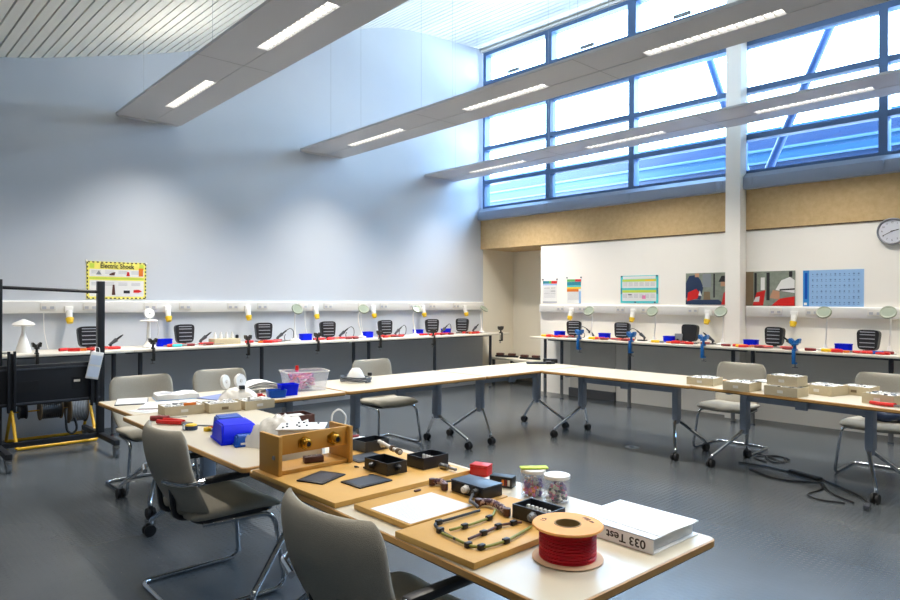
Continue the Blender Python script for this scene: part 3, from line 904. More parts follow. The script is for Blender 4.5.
b = B(); b.cyl((0, 0, 0.20), (0, 0, 0.275), 0.018, seg=14); b.build('lamp_stem', white_plastic, t)
b = B(); b.lathe([(0.02, 0.27), (0.085, 0.272), (0.105, 0.288), (0.09, 0.308), (0.03, 0.335), (0.012, 0.345)], seg=36); b.build('lamp_head', white_plastic, t)
t = wall_thing('magnifier_lamp', 'white lamp with small round head above a flat disc, beside the first blue tray', 'magnifier lamp', 'L', -5.95, 0.36, BZ, 'white magnifier lamps on the benches')
b = B(); b.lathe([(0.02, 0), (0.07, 0), (0.072, 0.01), (0.05, 0.03), (0.03, 0.07)], seg=24); b.build('lamp_base', white_plastic, t)
b = B(); b.cyl((0, 0, 0.06), (0, 0, 0.30), 0.024, 0.017, 14); b.build('lamp_stem', white_plastic, t)
b = B(); b.lathe([(0.02, 0.295), (0.085, 0.298), (0.098, 0.308), (0.085, 0.318), (0.02, 0.322)], seg=32); b.build('lamp_shade', white_plastic, t)
b = B(TR(0, -0.01, 0.39) @ Matrix.Rotation(R(80), 4, 'X')); b.lathe([(0.01, -0.012), (0.055, -0.012), (0.062, 0), (0.055, 0.012), (0.01, 0.014)], seg=28); b.cyl((0, -0.055, 0), (0, -0.08, 0.0), 0.012, seg=10); b.build('lamp_head', white_plastic, t)
b = B(); b.tube(spline([(0.09, 0.0, 0.30), (0.12, 0.02, 0.2), (0.10, 0.06, 0.08), (0.02, 0.14, 0.012)]), 0.004, 6); b.build('lamp_flex', white_plastic, t)
# thin white flexes hanging from the trunking
for i, (wl, s, lab) in enumerate([('L', -6.95, 'thin white flex hanging behind the cone lamp'), ('L', -3.70, 'thin white flex hanging behind the blue tray under the third socket'), ('L', -2.72, 'thin white flex hanging behind the fourth lamp')]):
    b = B(); t = b.tube(spline([(0, -0.062, 0.40), (0.0, -0.07, 0.25), (0.015, -0.08, 0.12), (0.03, -0.12, 0.012)]), 0.005, 6)
    o = b.build('white_flex', white_plastic); tag(o, lab, 'cable', 'white flexes under the trunking'); o.location = (0.0, s, BZ); o.rotation_euler = (0, 0, R(90))
# small open blue trays
def bluetray(wall, s, label, d=0.30, a=0.0, w=0.085, dd=0.055, h=0.088):
    t = wall_thing('parts_tray', label, 'tray', wall, s, d, BZ, 'blue trays on the benches')
    t.rotation_euler.z += R(a)
    o = rrect(-w, w, -dd, dd, 0.035, 5); i = rrect(-w + 0.006, w - 0.006, -dd + 0.006, dd - 0.006, 0.03, 5); n = len(o)
    b = B()
    for k in range(n):
        k2 = (k + 1) % n
        b.poly([(o[k][0] * .99, o[k][1] * .99, 0), (o[k2][0] * .99, o[k2][1] * .99, 0), (*o[k2], h), (*o[k], h)])
        b.poly([(*o[k], h), (*o[k2], h), (*i[k2], h), (*i[k], h)])
        b.poly([(*i[k], h), (*i[k2], h), (i[k2][0] * .99, i[k2][1] * .99, 0.006), (i[k][0] * .99, i[k][1] * .99, 0.006)])
    b.poly([(x * .99, y * .99, 0.006) for x, y in i]); b.poly([(x * .99, y * .99, 0) for x, y in o][::-1])
    bmesh.ops.remove_doubles(b.bm, verts=b.bm.verts, dist=1e-5)
    b.build('tray_shell', blue_pl, t)
    b = B(); b.prism([(x * .97, y * .97) for x, y in i], h - 0.02, h - 0.012); b.build('tray_insert', blue_pl, t)
    b = B(); 
    for k in range(n):
        k2 = (k + 1) % n
        b.poly([(o[k][0] * 1.05, o[k][1] * 1.07, h - 0.012), (o[k2][0] * 1.05, o[k2][1] * 1.07, h - 0.012), (o[k2][0] * 1.05, o[k2][1] * 1.07, h), (o[k][0] * 1.05, o[k][1] * 1.07, h)])
        b.poly([(o[k][0] * 1.05, o[k][1] * 1.07, h), (o[k2][0] * 1.05, o[k2][1] * 1.07, h), (*o[k2], h), (*o[k], h)])
    bmesh.ops.remove_doubles(b.bm, verts=b.bm.verts, dist=1e-5)
    b.build('tray_lip', blue_pl, t)
for i, s in enumerate([-5.75, -3.83, -2.77, -1.69, -1.07]): bluetray('L', s, 'bright blue tray, ' + nameL(i), 0.30 if i < 3 else 0.21)
for i, s in enumerate([2.0, 2.82, 3.86, 4.95, 5.98]): bluetray('R', s, 'bright blue tray, ' + nameR(i))
# clamp vises on the bench edges
def vise(wall, s, label, mat, d=0.60):
    if wall == 'L': d = 0.665
    t = wall_thing('bench_vise', label, 'vise', wall, s, d, BZ, 'small clamp vises on the bench edges')
    b = B(); b.box(-0.022, 0.022, -0.045, 0.03, 0.0, 0.02, 0.005); b.cyl((0, -0.005, 0.02), (0, -0.005, 0.085), 0.019, 0.014, 14); b.box(-0.03, 0.03, -0.04, 0.04, 0.062, 0.085, 0.006); b.build('vise_body', mat, t)
    for sx in (-1, 1):
        b = B(); b.prism([(sx * 0.006, 0.0), (sx * 0.052, 0.0), (sx * 0.06, 0.05), (sx * 0.044, 0.056), (sx * 0.014, 0.030), (sx * 0.006, 0.030)], -0.035, 0.035, M2=TR(0, 0, 0.085) @ Matrix.Rotation(R(90), 4, 'X')); b.build('jaw', mat, t)
    b = B(); b.box(-0.018, 0.018, -0.052, -0.025, -0.14, 0.0, 0.004); b.box(-0.018, 0.018, -0.052, 0.035, -0.155, -0.135, 0.004); b.build('clamp_frame', mat, t)
    b = B(); b.cyl((0, 0.01, -0.20), (0, 0.01, -0.034), 0.008, seg=10); b.cyl((-0.03, 0.01, -0.195), (0.03, 0.01, -0.195), 0.005, seg=8); b.cyl((0, 0.01, -0.034), (0, 0.01, -0.028), 0.015, seg=12); b.build('clamp_screw', dullmetal, t)
    return t
for i, s in enumerate([-7.14, -6.01, -4.87, -3.87, -2.82, -1.77]): vise('L', s, 'dark grey clamp vise, ' + nameL(i), vise_grey).scale = (0.72, 0.8, 0.85)
vise('L', -0.20, 'dark clamp vise at the very end of the grey wall bench beside the recess', vise_grey).scale = (0.8, 0.85, 0.85)
for i, s in enumerate([2.585, 3.45, 4.48, 5.565]): vise('R', s, 'bright blue clamp vise, ' + nameR(i), vise_blue)
# soldering iron stands
def iron(wall, s, label, a=0.0, d=0.30, loop=True):
    t = wall_thing('soldering_iron_stand', label, 'soldering iron stand', wall, s, d, BZ, 'soldering iron stands on the benches')
    t.rotation_euler.z += R(a)
    b = B(); b.box(-0.06, 0.06, -0.04, 0.04, 0.0, 0.018, 0.005); b.cyl((-0.03, 0, 0.018), (-0.03, 0, 0.07), 0.012, seg=10); b.build('stand_base', black_metal, t)
    b = B(); b.cyl((-0.05, 0, 0.04), (0.03, 0, 0.10), 0.012, 0.024, 14); b.build('coil_holder', dark_steel, t)
    b = B(); b.cyl((0.02, 0, 0.093), (0.085, 0, 0.142), 0.013, 0.010, 12); b.cyl((0.085, 0, 0.142), (0.10, 0, 0.153), 0.006, seg=8); b.build('iron_handle', black, t)
    if loop:
        b = B(); b.tube(spline([(0.10, 0, 0.153), (0.15, 0.01, 0.17), (0.20, 0.03, 0.13), (0.205, 0.04, 0.05), (0.17, 0.05, 0.006), (0.10, 0.05, 0.006), (0.08, 0.05, 0.05), (0.10, 0.06, 0.09)], 6), 0.005, 6); b.build('iron_lead', black, t)
for i, (s, a, lp) in enumerate([(-6.32, 0, False), (-5.29, 0, False), (-4.24, -8, True), (-3.24, -8, True), (-2.22, 0, True), (-1.24, 0, True), (-0.50, 0, False)]): iron('L', s, 'black soldering iron stand, ' + nameL(i), a, 0.33, lp)
for i, (s, a) in enumerate([(2.57, 180), (3.43, 180), (4.42, 180), (5.40, 180)]): iron('R', s, 'black soldering iron stand, ' + nameR(i), a, 0.28, i < 2)
o = wall_thing('solder_station', 'grey soldering power unit beside the third extractor of the white wall bench', 'power unit', 'R', 3.99, 0.26, BZ)
b = B(); b.prism([(-0.06, 0), (0.06, 0), (0.06, 0.10), (-0.045, 0.125), (-0.06, 0.07)], -0.055, 0.055, M2=Matrix(((0, 0, 1, 0), (1, 0, 0, 0), (0, 1, 0, 0), (0, 0, 0, 1)))); b.build('unit_case', grey_pl, o)
b = B(); b.cyl((0, -0.062, 0.045), (0, -0.078, 0.045), 0.015, seg=14); b.build('dial', black, o)
# hand tools
def screwdriver(label, x, y, z, rz, mat, ln=0.20, group='hand tools on the benches'):
    t = thing('screwdriver', label, 'screwdriver', (x, y, z + 0.0176), rz, group)
    b = B(Matrix.Rotation(R(90), 4, 'Y')); b.lathe([(0.004, -0.12), (0.016, -0.118), (0.0175, -0.10), (0.0165, -0.03), (0.0135, -0.02), (0.016, -0.008), (0.006, 0.0)], seg=12); b.build('handle', mat, t)
    b = B(); b.cyl((0, 0, 0), (ln - 0.10, 0, 0), 0.0035, seg=8); b.build('blade', dullmetal, t)
    return t
def pliers(label, x, y, z, rz, mat, group='hand tools on the benches', k=1.25):
    t = thing('pliers', label, 'pliers', (x, y, z), rz, group)
    for s in (-1, 1):
        b = B(); b.tube([Vector(p) * k for p in fillet([(0.0, s * 0.006, 0.0125), (-0.03, s * 0.017, 0.0125), (-0.08, s * 0.028, 0.0125), (-0.13, s * 0.022, 0.0125)], 0.03, 4)], 0.0115 * k, 8); b.build('handle', mat, t)
    b = B(); b.prism([(-0.012 * k, 0.012 * k), (-0.012 * k, -0.012 * k), (0.012 * k, -0.013 * k), (0.058 * k, -0.003 * k), (0.058 * k, 0.003 * k), (0.012 * k, 0.013 * k)], 0.004, 0.018); b.build('jaw', dullmetal, t)
    return t
def stripper(label, x, y, z, rz, m1, m2, group='hand tools on the benches'):
    t = thing('wire_cutter', label, 'wire cutter', (x, y, z), rz, group)
    b = B(); b.box(-0.12, 0.0, -0.018, 0.018, 0.0, 0.036, 0.011); b.build('handle', m1, t)
    b = B(); b.box(0.0, 0.06, -0.014, 0.014, 0.003, 0.03, 0.006); b.build('cutter_head', m2, t)
    return t
def scatter(wall, s, who, seed):
    rnd = random.Random(seed)
    kinds = [('red handled pliers', 0), ('red screwdriver', 1), ('red and orange screwdriver', 2), ('red pliers', 3), ('dark red screwdriver', 4)]
    kinds = kinds + [('short red screwdriver', 5), ('red handled pliers', 0), ('dark red screwdriver', 4)]
    if seed % 2: kinds = kinds[1:]
    for k, (nm, kd) in enumerate(kinds):
        ds = -0.22 + 0.066 * k + rnd.uniform(-0.015, 0.015); d = 0.37 + 0.07 * ((k * 2) % 3) + rnd.uniform(-0.01, 0.01)
        a = rnd.uniform(-25, 25) + (180 if rnd.random() < 0.4 else 0)
        x, y, rz = (d, s + ds, R(90 + a)) if wall == 'L' else (s + ds, -d, R(a))
        pos = ['nearest the bench edge side', 'lying at the middle', 'among the loose tools', 'beside the stand', 'at the outer side', 'at the far side', '', ''][k]
        lab = '%s, %s of the tools before the %s' % (nm, ORD[k], who)
        g = 'red tools before the ' + who
        if kd == 0: pliers(lab, x, y, BZ, rz, red_pl, g)
        elif kd == 1: screwdriver(lab, x, y, BZ, rz, red_pl, 0.2, g)
        elif kd == 2: stripper('red and orange wire cutter, %s of the tools before the %s' % (ORD[k], who), x, y, BZ, rz, red_pl, orange, g)
        elif kd == 3: pliers(lab, x, y, BZ, rz, dkred if seed % 3 == 0 else red_pl, g, 1.15)
        else: screwdriver(lab, x, y, BZ, rz, dkred if kd == 4 else red_pl, 0.22 if kd == 4 else 0.16, g)
for i, s in enumerate([-6.55, -5.50, -4.42, -3.35, -2.40, -1.42, -0.62]): scatter('L', s, ORD[i] + ' grey wall extractor', 11 + i)
for i, s in enumerate([2.16, 3.0, 4.14, 5.15, 6.2]): scatter('R', s, ORD[i] + ' white wall extractor', 31 + i)
for wl, s, d, a, nm, m1, m2 in [('R', 1.90, 0.47, 5, 'yellow and grey wire cutter at the recess end of the white wall bench', yellow, grey_pl), ('R', 2.80, 0.50, 0, 'yellow handled wire cutter between first blue vise and second extractor', yellow, orange),
                                ('R', 3.82, 0.50, 4, 'yellow handled wire cutter before the third blue tray of the white wall bench', yellow, grey_pl), ('R', 5.93, 0.49, 6, 'yellow and black wire cutter before the fifth blue tray', yellow, black),
                                ('R', 6.42, 0.50, -8, 'blue and red handled cutter at the clock end of the bench', blue_mid, red_pl), ('R', 4.97, 0.50, 10, 'yellow handled wire cutter before the blue tray beside the column', yellow, orange),
                                ('L', -5.62, 0.50, 10, 'light turquoise wire cutter beside the first blue tray', cyan, grey_pl)]:
    x, y, rz = (d, s, R(90 + a)) if wl == 'L' else (s, -d, R(a))
    stripper(nm, x, y, BZ, rz, m1, m2, 'odd coloured cutters on the benches')
screwdriver('long screwdriver with dark handle lying before the column', 4.66, -0.50, BZ, R(178), dkred, 0.30)
screwdriver('dark red screwdriver lying alone between fourth vise and fourth tray', 5.76, -0.50, BZ, R(4), dkred, 0.22)
pliers('red handled pliers lying beside the cone lamp near the picture edge', 0.48, -7.42, BZ, R(70), red_pl)
# beige rack of white reels on the grey wall bench
t = wall_thing('component_box', 'beige card box with white pegs and one dark knob, between second and third extractors', 'box', 'L', -5.03, 0.36, BZ)
b = B(); b.box(-0.17, 0.17, -0.09, 0.09, 0, 0.07, 0.004); b.build('box_body', card, t)
for k in range(4):
    b = B(); b.cyl((-0.125 + 0.075 * k, 0, 0.07), (-0.125 + 0.075 * k, 0, 0.125), 0.022, 0.017, 14); b.cyl((-0.125 + 0.075 * k, 0, 0.125), (-0.125 + 0.075 * k, 0, 0.15), 0.010, seg=10); b.build('peg', white_plastic, t)
b = B(); b.lathe([(0.004, 0.071), (0.02, 0.071), (0.02, 0.105), (0.012, 0.115)], (0.145, -0.04, 0), 14); b.build('knob', black, t)
# recess: low table with two dark items
t = thing('low_table', 'low beige table standing in the recess', 'table', (0.62, 0.42, 0))
b = B(); b.box(-0.55, 0.60, -0.25, 0.35, 0.44, 0.475, 0.004); b.build('tabletop', cream, t)
for sx in (-0.50, 0.55):
    for sy in (-0.2, 0.3):
        b = B(); b.box(sx - 0.02, sx + 0.02, sy - 0.02, sy + 0.02, 0, 0.44); b.build('leg', dark_steel, t)
b = B(); b.box(-0.45, 0.50, 0.28, 0.30, 0.10, 0.36); b.build('back_panel', dark_steel, t)
for x, y, a, lab in [(0.30, 0.38, 20, 'dark hand tool with two grips on the low recess table, wall side'), (0.88, 0.36, 10, 'dark hand tool with two grips on the low recess table, white wall side')]:
    t = thing('hand_tool', lab, 'tool', (x, y, 0.4755), R(a), 'dark tools on the low recess table')
    b = B(); b.box(-0.22, 0.22, -0.03, 0.03, 0.0, 0.035, 0.01); b.build('tool_bar', black_metal, t)
    for k in (-0.13, 0.10):
        b = B(); b.box(k - 0.07, k + 0.07, -0.04, 0.04, 0.0351, 0.075, 0.012); b.build('grip', brown, t)
t = thing('folding_tool', 'flat black folding tool lying on the far end of the corner table', 'tool', (3.22, -2.28, 0.7312), R(40))
b = B(); b.box(-0.19, 0.16, -0.03, 0.03, 0.0, 0.022, 0.006, M2=RZ(R(8))); b.build('long_arm', black_metal, t)
b = B(); b.box(0.05, 0.12, -0.04, 0.20, 0.0, 0.028, 0.006); b.box(0.02, 0.20, 0.12, 0.18, 0.0, 0.05, 0.008); b.build('short_arm', black, t)

# ------------------------------------------------------------------ posters and clock
def board(name, label, cat, wall, s0, s1, z0, z1, mat, th=0.006, group=None):
    t = wall_thing(name, label, cat, wall, (s0 + s1) / 2, 0.0005, (z0 + z1) / 2, group)
    W = (s1 - s0) / 2; H = (z1 - z0) / 2
    b = B(); b.box(-W, W, -th, 0.0, -H, H); b.build('poster_sheet', mat, t, angle=0)
    return t, W, H
def rects(t, name, lst, mats, y=0.0066):
    b = B(); 
    for (x0, x1, z0, z1, mi) in lst:
        y += 2e-5
        b.mi = mi; b.poly([(x0, -y, z0), (x1, -y, z0), (x1, -y, z1), (x0, -y, z1)])
    return b.build(name, mats, t, angle=0)
def polys(t, name, lst, mats, y=0.0068):
    b = B()
    for k, (pts, mi) in enumerate(lst):
        b.mi = mi; b.poly([(x, -y - 0.0002 * k, z) for x, z in pts])
    return b.build(name, mats, t, angle=0)
def pins(t, pts, mat):
    for x, z in pts:
        b = B(); b.cyl((x, -0.004, z), (x, -0.014, z), 0.013, 0.011, 12); b.build('pin', mat, t)
# electric shock poster
t, W, H = board('safety_poster', 'yellow and black striped safety poster with bold heading on the grey wall', 'poster', 'L', -6.515, -5.860, 1.503, 1.938, lemon)
lst = []
n = 14
for k in range(n):
    x = -W + 2 * W * (k + 0.25) / n; lst += [(x, x + W / n, H - 0.016, H - 0.002, 0), (x, x + W / n, -H + 0.002, -H + 0.016, 0)]
for k in range(10):
    z = -H + 2 * H * (k + 0.25) / 10; lst += [(-W + 0.002, -W + 0.016, z, z + H / 10, 0), (W - 0.016, W - 0.002, z, z + H / 10, 0)]
lst += [(-W + 0.03, W - 0.03, 0.045, H - 0.09, 1), (-W + 0.03, W - 0.03, -H + 0.03, 0.0, 1), (-W + 0.03, W - 0.03, 0.012, 0.034, 2), (-W + 0.03, -W + 0.08, H - 0.078, H - 0.024, 2), (W - 0.08, W - 0.03, H - 0.078, H - 0.024, 2)]
for k in range(4):
    x = -W + 0.05 + k * 0.145
    for r_ in range(3): lst += [(x, x + 0.10, H - 0.11 - 0.014 * r_, H - 0.105 - 0.014 * r_, 3), (x, x + 0.10, -0.03 - 0.014 * r_, -0.025 - 0.014 * r_, 3)]
rects(t, 'poster_print', lst, [print_black, paper, lime, paper_grey])
polys(t, 'pictogram', [([(-0.23, 0.065), (-0.17, 0.065), (-0.19, 0.10), (-0.20, 0.115), (-0.21, 0.10)], 0), ([(-0.08, 0.06), (-0.03, 0.06), (-0.02, 0.10), (-0.06, 0.09), (-0.09, 0.07)], 1), ([(0.10, 0.055), (0.14, 0.055), (0.13, 0.105), (0.11, 0.105)], 2), ([(0.24, 0.055), (0.29, 0.055), (0.29, 0.15), (0.24, 0.15)], 4),
                       ([(-0.06, -0.17), (-0.02, -0.17), (-0.03, -0.05), (-0.05, -0.05)], 1), ([(0.07, -0.15), (0.14, -0.15), (0.14, -0.115), (0.07, -0.115)], 3), ([(0.18, -0.14), (0.24, -0.14), (0.28, -0.125), (0.24, -0.105), (0.18, -0.11)], 2)], [grey_pl, brown, red_pl, print_black, orange], 0.0095)
text('poster_title', 'Electric Shock', 0.075, print_black, t, (0.0, -0.0096, H - 0.052), (R(90), 0, 0), bold=0.0012, sx=0.86)
pins(t, [(-W + 0.0, H + 0.004), (W - 0.0, H - 0.004)], white_plastic)
# two small portrait posters
t, W, H = board('notice_poster', 'small portrait poster with teal and red header, closest to the recess', 'poster', 'R', 1.430, 1.720, 1.470, 1.840, paper)
rects(t, 'poster_print', [(-W, -0.02, H - 0.05, H - 0.005, 0), (-0.02, 0.03, H - 0.05, H - 0.005, 1), (0.03, W, H - 0.05, H - 0.005, 2), (-W, W, H - 0.075, H - 0.055, 3), (-W + 0.03, 0.0, 0.06, 0.066, 4), (0.02, W - 0.03, 0.06, 0.066, 4), (-W + 0.03, 0.0, -0.03, -0.024, 4), (0.02, W - 0.03, 0.01, 0.016, 4), (0.02, W - 0.03, -0.03, -0.024, 4)] + [(-W + 0.03, W - 0.03, 0.035 - 0.016 * k, 0.039 - 0.016 * k, 5) for k in range(9)] + [(-W, W, -H, -H + 0.03, 5)], [teal, green_pr, red_pl, lightblue, print_black, paper_grey])
pins(t, [(-W, H + 0.02), (W, H + 0.02)], navy)
t, W, H = board('notice_poster', 'small portrait poster with teal, yellow and orange bands, second from the recess', 'poster', 'R', 1.920, 2.190, 1.470, 1.855, paper)
rects(t, 'poster_print', [(-W, 0.02, H - 0.04, H - 0.002, 0), (0.02, W, H - 0.04, H - 0.002, 2), (-W, W, H - 0.10, H - 0.042, 1), (-W, W, H - 0.125, H - 0.102, 3), (-W, W, H - 0.155, H - 0.127, 4), (-W, 0.09, H - 0.20, H - 0.157, 5)] + [(-W + 0.02, W - 0.03, -0.01 - 0.018 * k, -0.006 - 0.018 * k, 6) for k in range(8)] + [(W - 0.04, W, -H, 0, 7)], [green_pr, teal, red_pl, cyan, yellow, orange, paper_grey, lightblue])
pins(t, [(-W, H + 0.025), (W, H + 0.025)], navy)
# turquoise framed chart
t, W, H = board('wall_chart', 'landscape chart with turquoise border and two lime bands', 'poster', 'R', 2.905, 3.520, 1.480, 1.885, cyan)
lst = [(-W + 0.03, W - 0.03, 0.02, H - 0.09, 1), (-W + 0.03, W - 0.03, -H + 0.03, -0.05, 1), (-W + 0.04, W - 0.04, H - 0.05, H - 0.01, 1), (-W + 0.03, W - 0.03, H - 0.088, H - 0.055, 0), (-W + 0.03, W - 0.03, -0.048, -0.01, 0), (0.10, 0.24, H - 0.086, H - 0.06, 2), (-W, -W + 0.028, -0.07, 0.02, 4), (W - 0.028, W, -0.07, 0.02, 4), (0.05, 0.11, -0.14, -0.09, 3), (-0.18, -0.12, -0.085, -0.07, 5)]
for k in range(6):
    x = -W + 0.045 + 0.09 * k
    for r_ in range(4): lst += [(x, x + 0.07, H - 0.105 - 0.016 * r_, H - 0.100 - 0.016 * r_, 6), (x, x + 0.07, -0.075 - 0.016 * r_, -0.07 - 0.016 * r_, 6)]
rects(t, 'chart_print', lst, [lime, paper, yellow, pink, teal, print_black, paper_grey])
pins(t, [(-W + 0.02, H - 0.01), (W - 0.02, H - 0.01), (-0.06, -H + 0.012), (W - 0.05, -H + 0.012)], navy)
# two photo panels
MP = [machine_pr, navy, red_pl, skin_pr, paper, print_black, card_dark, grey_pl]
t, W, H = board('photo_panel', 'photo panel of a person in dark top and red bib, beside the column', 'picture', 'R', 3.945, 4.570, 1.465, 1.895, machine_pr, 0.02)
polys(t, 'photo_print', [([(-W, -H), (W, -H), (W, -H + 0.07), (-W, -H + 0.06)], 1), ([(-W, -0.12), (-0.10, -0.15), (-0.06, 0.02), (-0.10, 0.12), (-0.16, 0.19), (-0.26, 0.18), (-W, 0.08)], 1), ([(-W + 0.02, -0.17), (-0.14, -0.13), (-0.11, -0.06), (-0.16, 0.0), (-0.28, -0.05)], 2), ([(-0.13, -0.09), (-0.08, -0.10), (-0.11, -0.02)], 4), ([(-0.18, 0.16), (-0.12, 0.16), (-0.12, 0.21), (-0.18, 0.21)], 3),
                         ([(-0.07, 0.02), (0.05, 0.02), (0.05, 0.20), (-0.07, 0.20)], 7), ([(0.08, -0.12), (0.10, -0.12), (0.10, 0.2), (0.08, 0.2)], 5), ([(-0.06, -0.15), (0.04, -0.15), (0.03, -0.04), (-0.05, -0.04)], 6), ([(0.18, 0.03), (0.28, 0.03), (0.28, 0.13), (0.18, 0.11)], 3), ([(0.15, 0.09), (0.29, 0.09), (0.27, 0.17), (0.19, 0.17)], 5), ([(0.10, -0.12), (0.20, -0.18), (0.22, 0.02), (0.14, 0.02)], 0), ([(0.19, -H), (W, -H), (W, 0.02), (0.22, -0.06)], 2)], MP, 0.0206)
t, W, H = board('photo_panel', 'photo panel of a person in white helmet and red jacket, next to the blue chart', 'picture', 'R', 4.768, 5.362, 1.458, 1.893, machine_pr, 0.02)
polys(t, 'photo_print', [([(-W, -H), (-0.20, -H), (-0.20, H), (-W, H)], 6), ([(-0.19, -0.15), (-0.16, -0.15), (-0.16, 0.2), (-0.19, 0.2)], 5), ([(-0.04, -0.15), (0.0, -0.15), (0.0, 0.2), (-0.04, 0.2)], 5), ([(-0.11, -0.02), (-0.06, -0.02), (-0.06, 0.14), (-0.11, 0.14)], 4), ([(-0.21, -H), (-0.08, -H), (-0.05, -0.02), (-0.16, -0.05)], 2), ([(-0.20, -0.17), (-0.13, -0.17), (-0.12, -0.10), (-0.17, -0.11)], 4), ([(0.02, -H), (W, -H), (W, -0.10), (0.12, -0.13)], 2), ([(0.0, -0.12), (0.12, -0.14), (0.12, -0.04), (0.04, -0.02)], 3), ([(0.07, -0.02), (W, -0.06), (W, 0.10), (0.24, 0.14), (0.14, 0.10)], 4), ([(0.12, -0.03), (W, -0.02), (W, 0.0), (0.12, -0.01)], 5), ([(0.23, 0.14), (0.27, 0.14), (0.27, 0.21), (0.23, 0.21)], 5)], MP, 0.0206)
# blue chart
t, W, H = board('wall_chart', 'light blue chart with darker side strip and rows of small symbols', 'poster', 'R', 5.452, 6.105, 1.452, 1.890, lightblue)
lst = [(-W, -W + 0.07, -H, H, 1), (-W + 0.012, -W + 0.045, -H + 0.015, -H + 0.045, 2), (-W + 0.02, -W + 0.05, -H + 0.09, H - 0.03, 4)]
for r_ in range(6):
    for k in range(11):
        x = -W + 0.11 + 0.049 * k; z = H - 0.05 - 0.068 * r_
        s = 0.006 + 0.006 * ((k * 7 + r_ * 3) % 4) / 3
        lst += [(x - s, x + s, z - 0.003, z + 0.003, 3), (x - 0.003, x + 0.003, z - s, z + s, 3), (x - 0.012, x + 0.012, z - 0.022, z - 0.019, 3)]
rects(t, 'chart_print', lst, [lightblue, midblue_pr, paper, darkblue_pr, blue_mid])
# clock
t = wall_thing('wall_clock', 'round grey framed wall clock with white dial', 'clock', 'R', 6.385, 0.0, 2.302)
t.scale = (0.88, 1, 0.88)
CT = Matrix.Rotation(R(90), 4, 'X')
b = B(CT); b.lathe([(0.02, 0.001), (0.165, 0.001), (0.172, 0.02), (0.170, 0.045), (0.158, 0.055), (0.150, 0.045), (0.146, 0.032), (0.02, 0.030)], seg=48); b.build('clock_case', M('clock rim grey', (150, 152, 158), 0.35, var=0.03), t)
b = B(CT); b.lathe([(0.002, 0.030), (0.147, 0.0325), (0.147, 0.034), (0.002, 0.034)], seg=48); dl = b.build('dial', M('clock dial', (214, 216, 226), 0.5, var=0.01), t)
for k in range(12):
    a = R(30 * k); L0 = 0.115 if k % 3 else 0.105
    text('numeral', str(k or 12), 0.032, print_black, dl, (0.112 * math.sin(a), -0.0348, 0.112 * math.cos(a)), (R(90), 0, 0))
def hand(ang, ln, w, y):
    b = B(); b.box(-w, w, -y - 0.002, -y, -0.02, ln, M2=Matrix.Rotation(R(ang), 4, 'Y')); b.build('hand', print_black, t)
hand(75, 0.075, 0.005, 0.037); hand(242, 0.11, 0.0035, 0.040)
b = B(CT); b.cyl((0, 0, 0.034), (0, 0, 0.046), 0.008, seg=14); b.build('hand_hub', print_black, t)
# ------------------------------------------------------------------ things on the tables
TZ = 0.7312
# wooden test boards
def plank(label, x0, x1, y0, y1, rz=0.0, th=0.021):
    b = B(); b.box(-(x1 - x0) / 2, (x1 - x0) / 2, -(y1 - y0) / 2, (y1 - y0) / 2, 0, th, 0.003)
    o = b.build('wooden_board', ochre); tag(o, label, 'board', 'wooden test boards'); o.location = ((x0 + x1) / 2, (y0 + y1) / 2, TZ); o.rotation_euler = (0, 0, rz); return o
plank('large ochre wooden board carrying the brass gland rig and three open black boxes', 5.635, 6.282, -7.342, -6.625)
plank('ochre wooden board with the white instruction sheet on it', 6.335, 6.652, -7.295, -6.80)
plank('ochre wooden board with the black wiring loops fixed to it', 6.662, 7.022, -7.365, -6.80)
PZ = TZ + 0.0215
# gland rig
t = thing('gland_test_rig', 'ochre wooden frame with two brass cable glands, standing on the large board', 'test rig', (5.735, -7.125, PZ))
b = B(); b.box(-0.085, 0.085, -0.19, -0.172, 0, 0.168, 0.002); b.build('end_panel', ochre_rig, t)
b = B(); b.box(-0.085, 0.085, 0.172, 0.19, 0, 0.168, 0.002); b.build('end_panel', ochre_rig, t)
b = B(); b.box(-0.085, 0.07, -0.171, 0.171, 0, 0.018, 0.002); b.build('base_plank', ochre_rig, t)
b = B(); b.box(0.045, 0.062, -0.171, 0.171, 0.083, 0.166, 0.002); b.build('cross_panel', ochre_rig, t)
for y in (-0.055, 0.095):
    b = B(Matrix.Rotation(R(90), 4, 'Y'))
    b.lathe([(0.008, 0.0625), (0.032, 0.0625), (0.032, 0.068), (0.024, 0.068)], (-0.122, y, 0), 6)
    b.lathe([(0.012, 0.066), (0.022, 0.066), (0.022, 0.088), (0.017, 0.092), (0.017, 0.104), (0.011, 0.104), (0.011, 0.092)], (-0.122, y, 0), 20)
    g = b.build('cable_gland', brass, t)
    b = B(Matrix.Rotation(R(90), 4, 'Y')); b.lathe([(0.002, 0.093), (0.0108, 0.093), (0.0108, 0.1035), (0.002, 0.1035)], (-0.122, y, 0), 14); b.build('rubber_seal', black, g)
b = B(Matrix.Rotation(R(90), 4, 'X')); b.cyl((0.05, 0.075, 0.1905), (0.05, 0.075, 0.197), 0.009, seg=14); b.build('screw_cap', grey_pl, t)
t = thing('terminal_block', 'small brown terminal block lying on the base of the wooden rig', 'terminal block', (5.755, -7.105, PZ + 0.0185), R(72))
t.scale = (1.1, 1.25, 1.3)
b = B(); b.box(-0.04, 0.04, -0.017, 0.017, 0.0, 0.022, 0.003); b.build('block_body', brown, t)
for k in range(4):
    b = B(); b.cyl((-0.03 + 0.02 * k, 0, 0.022), (-0.03 + 0.02 * k, 0, 0.0245), 0.006, seg=10); b.build('terminal_screw', dullmetal, t)
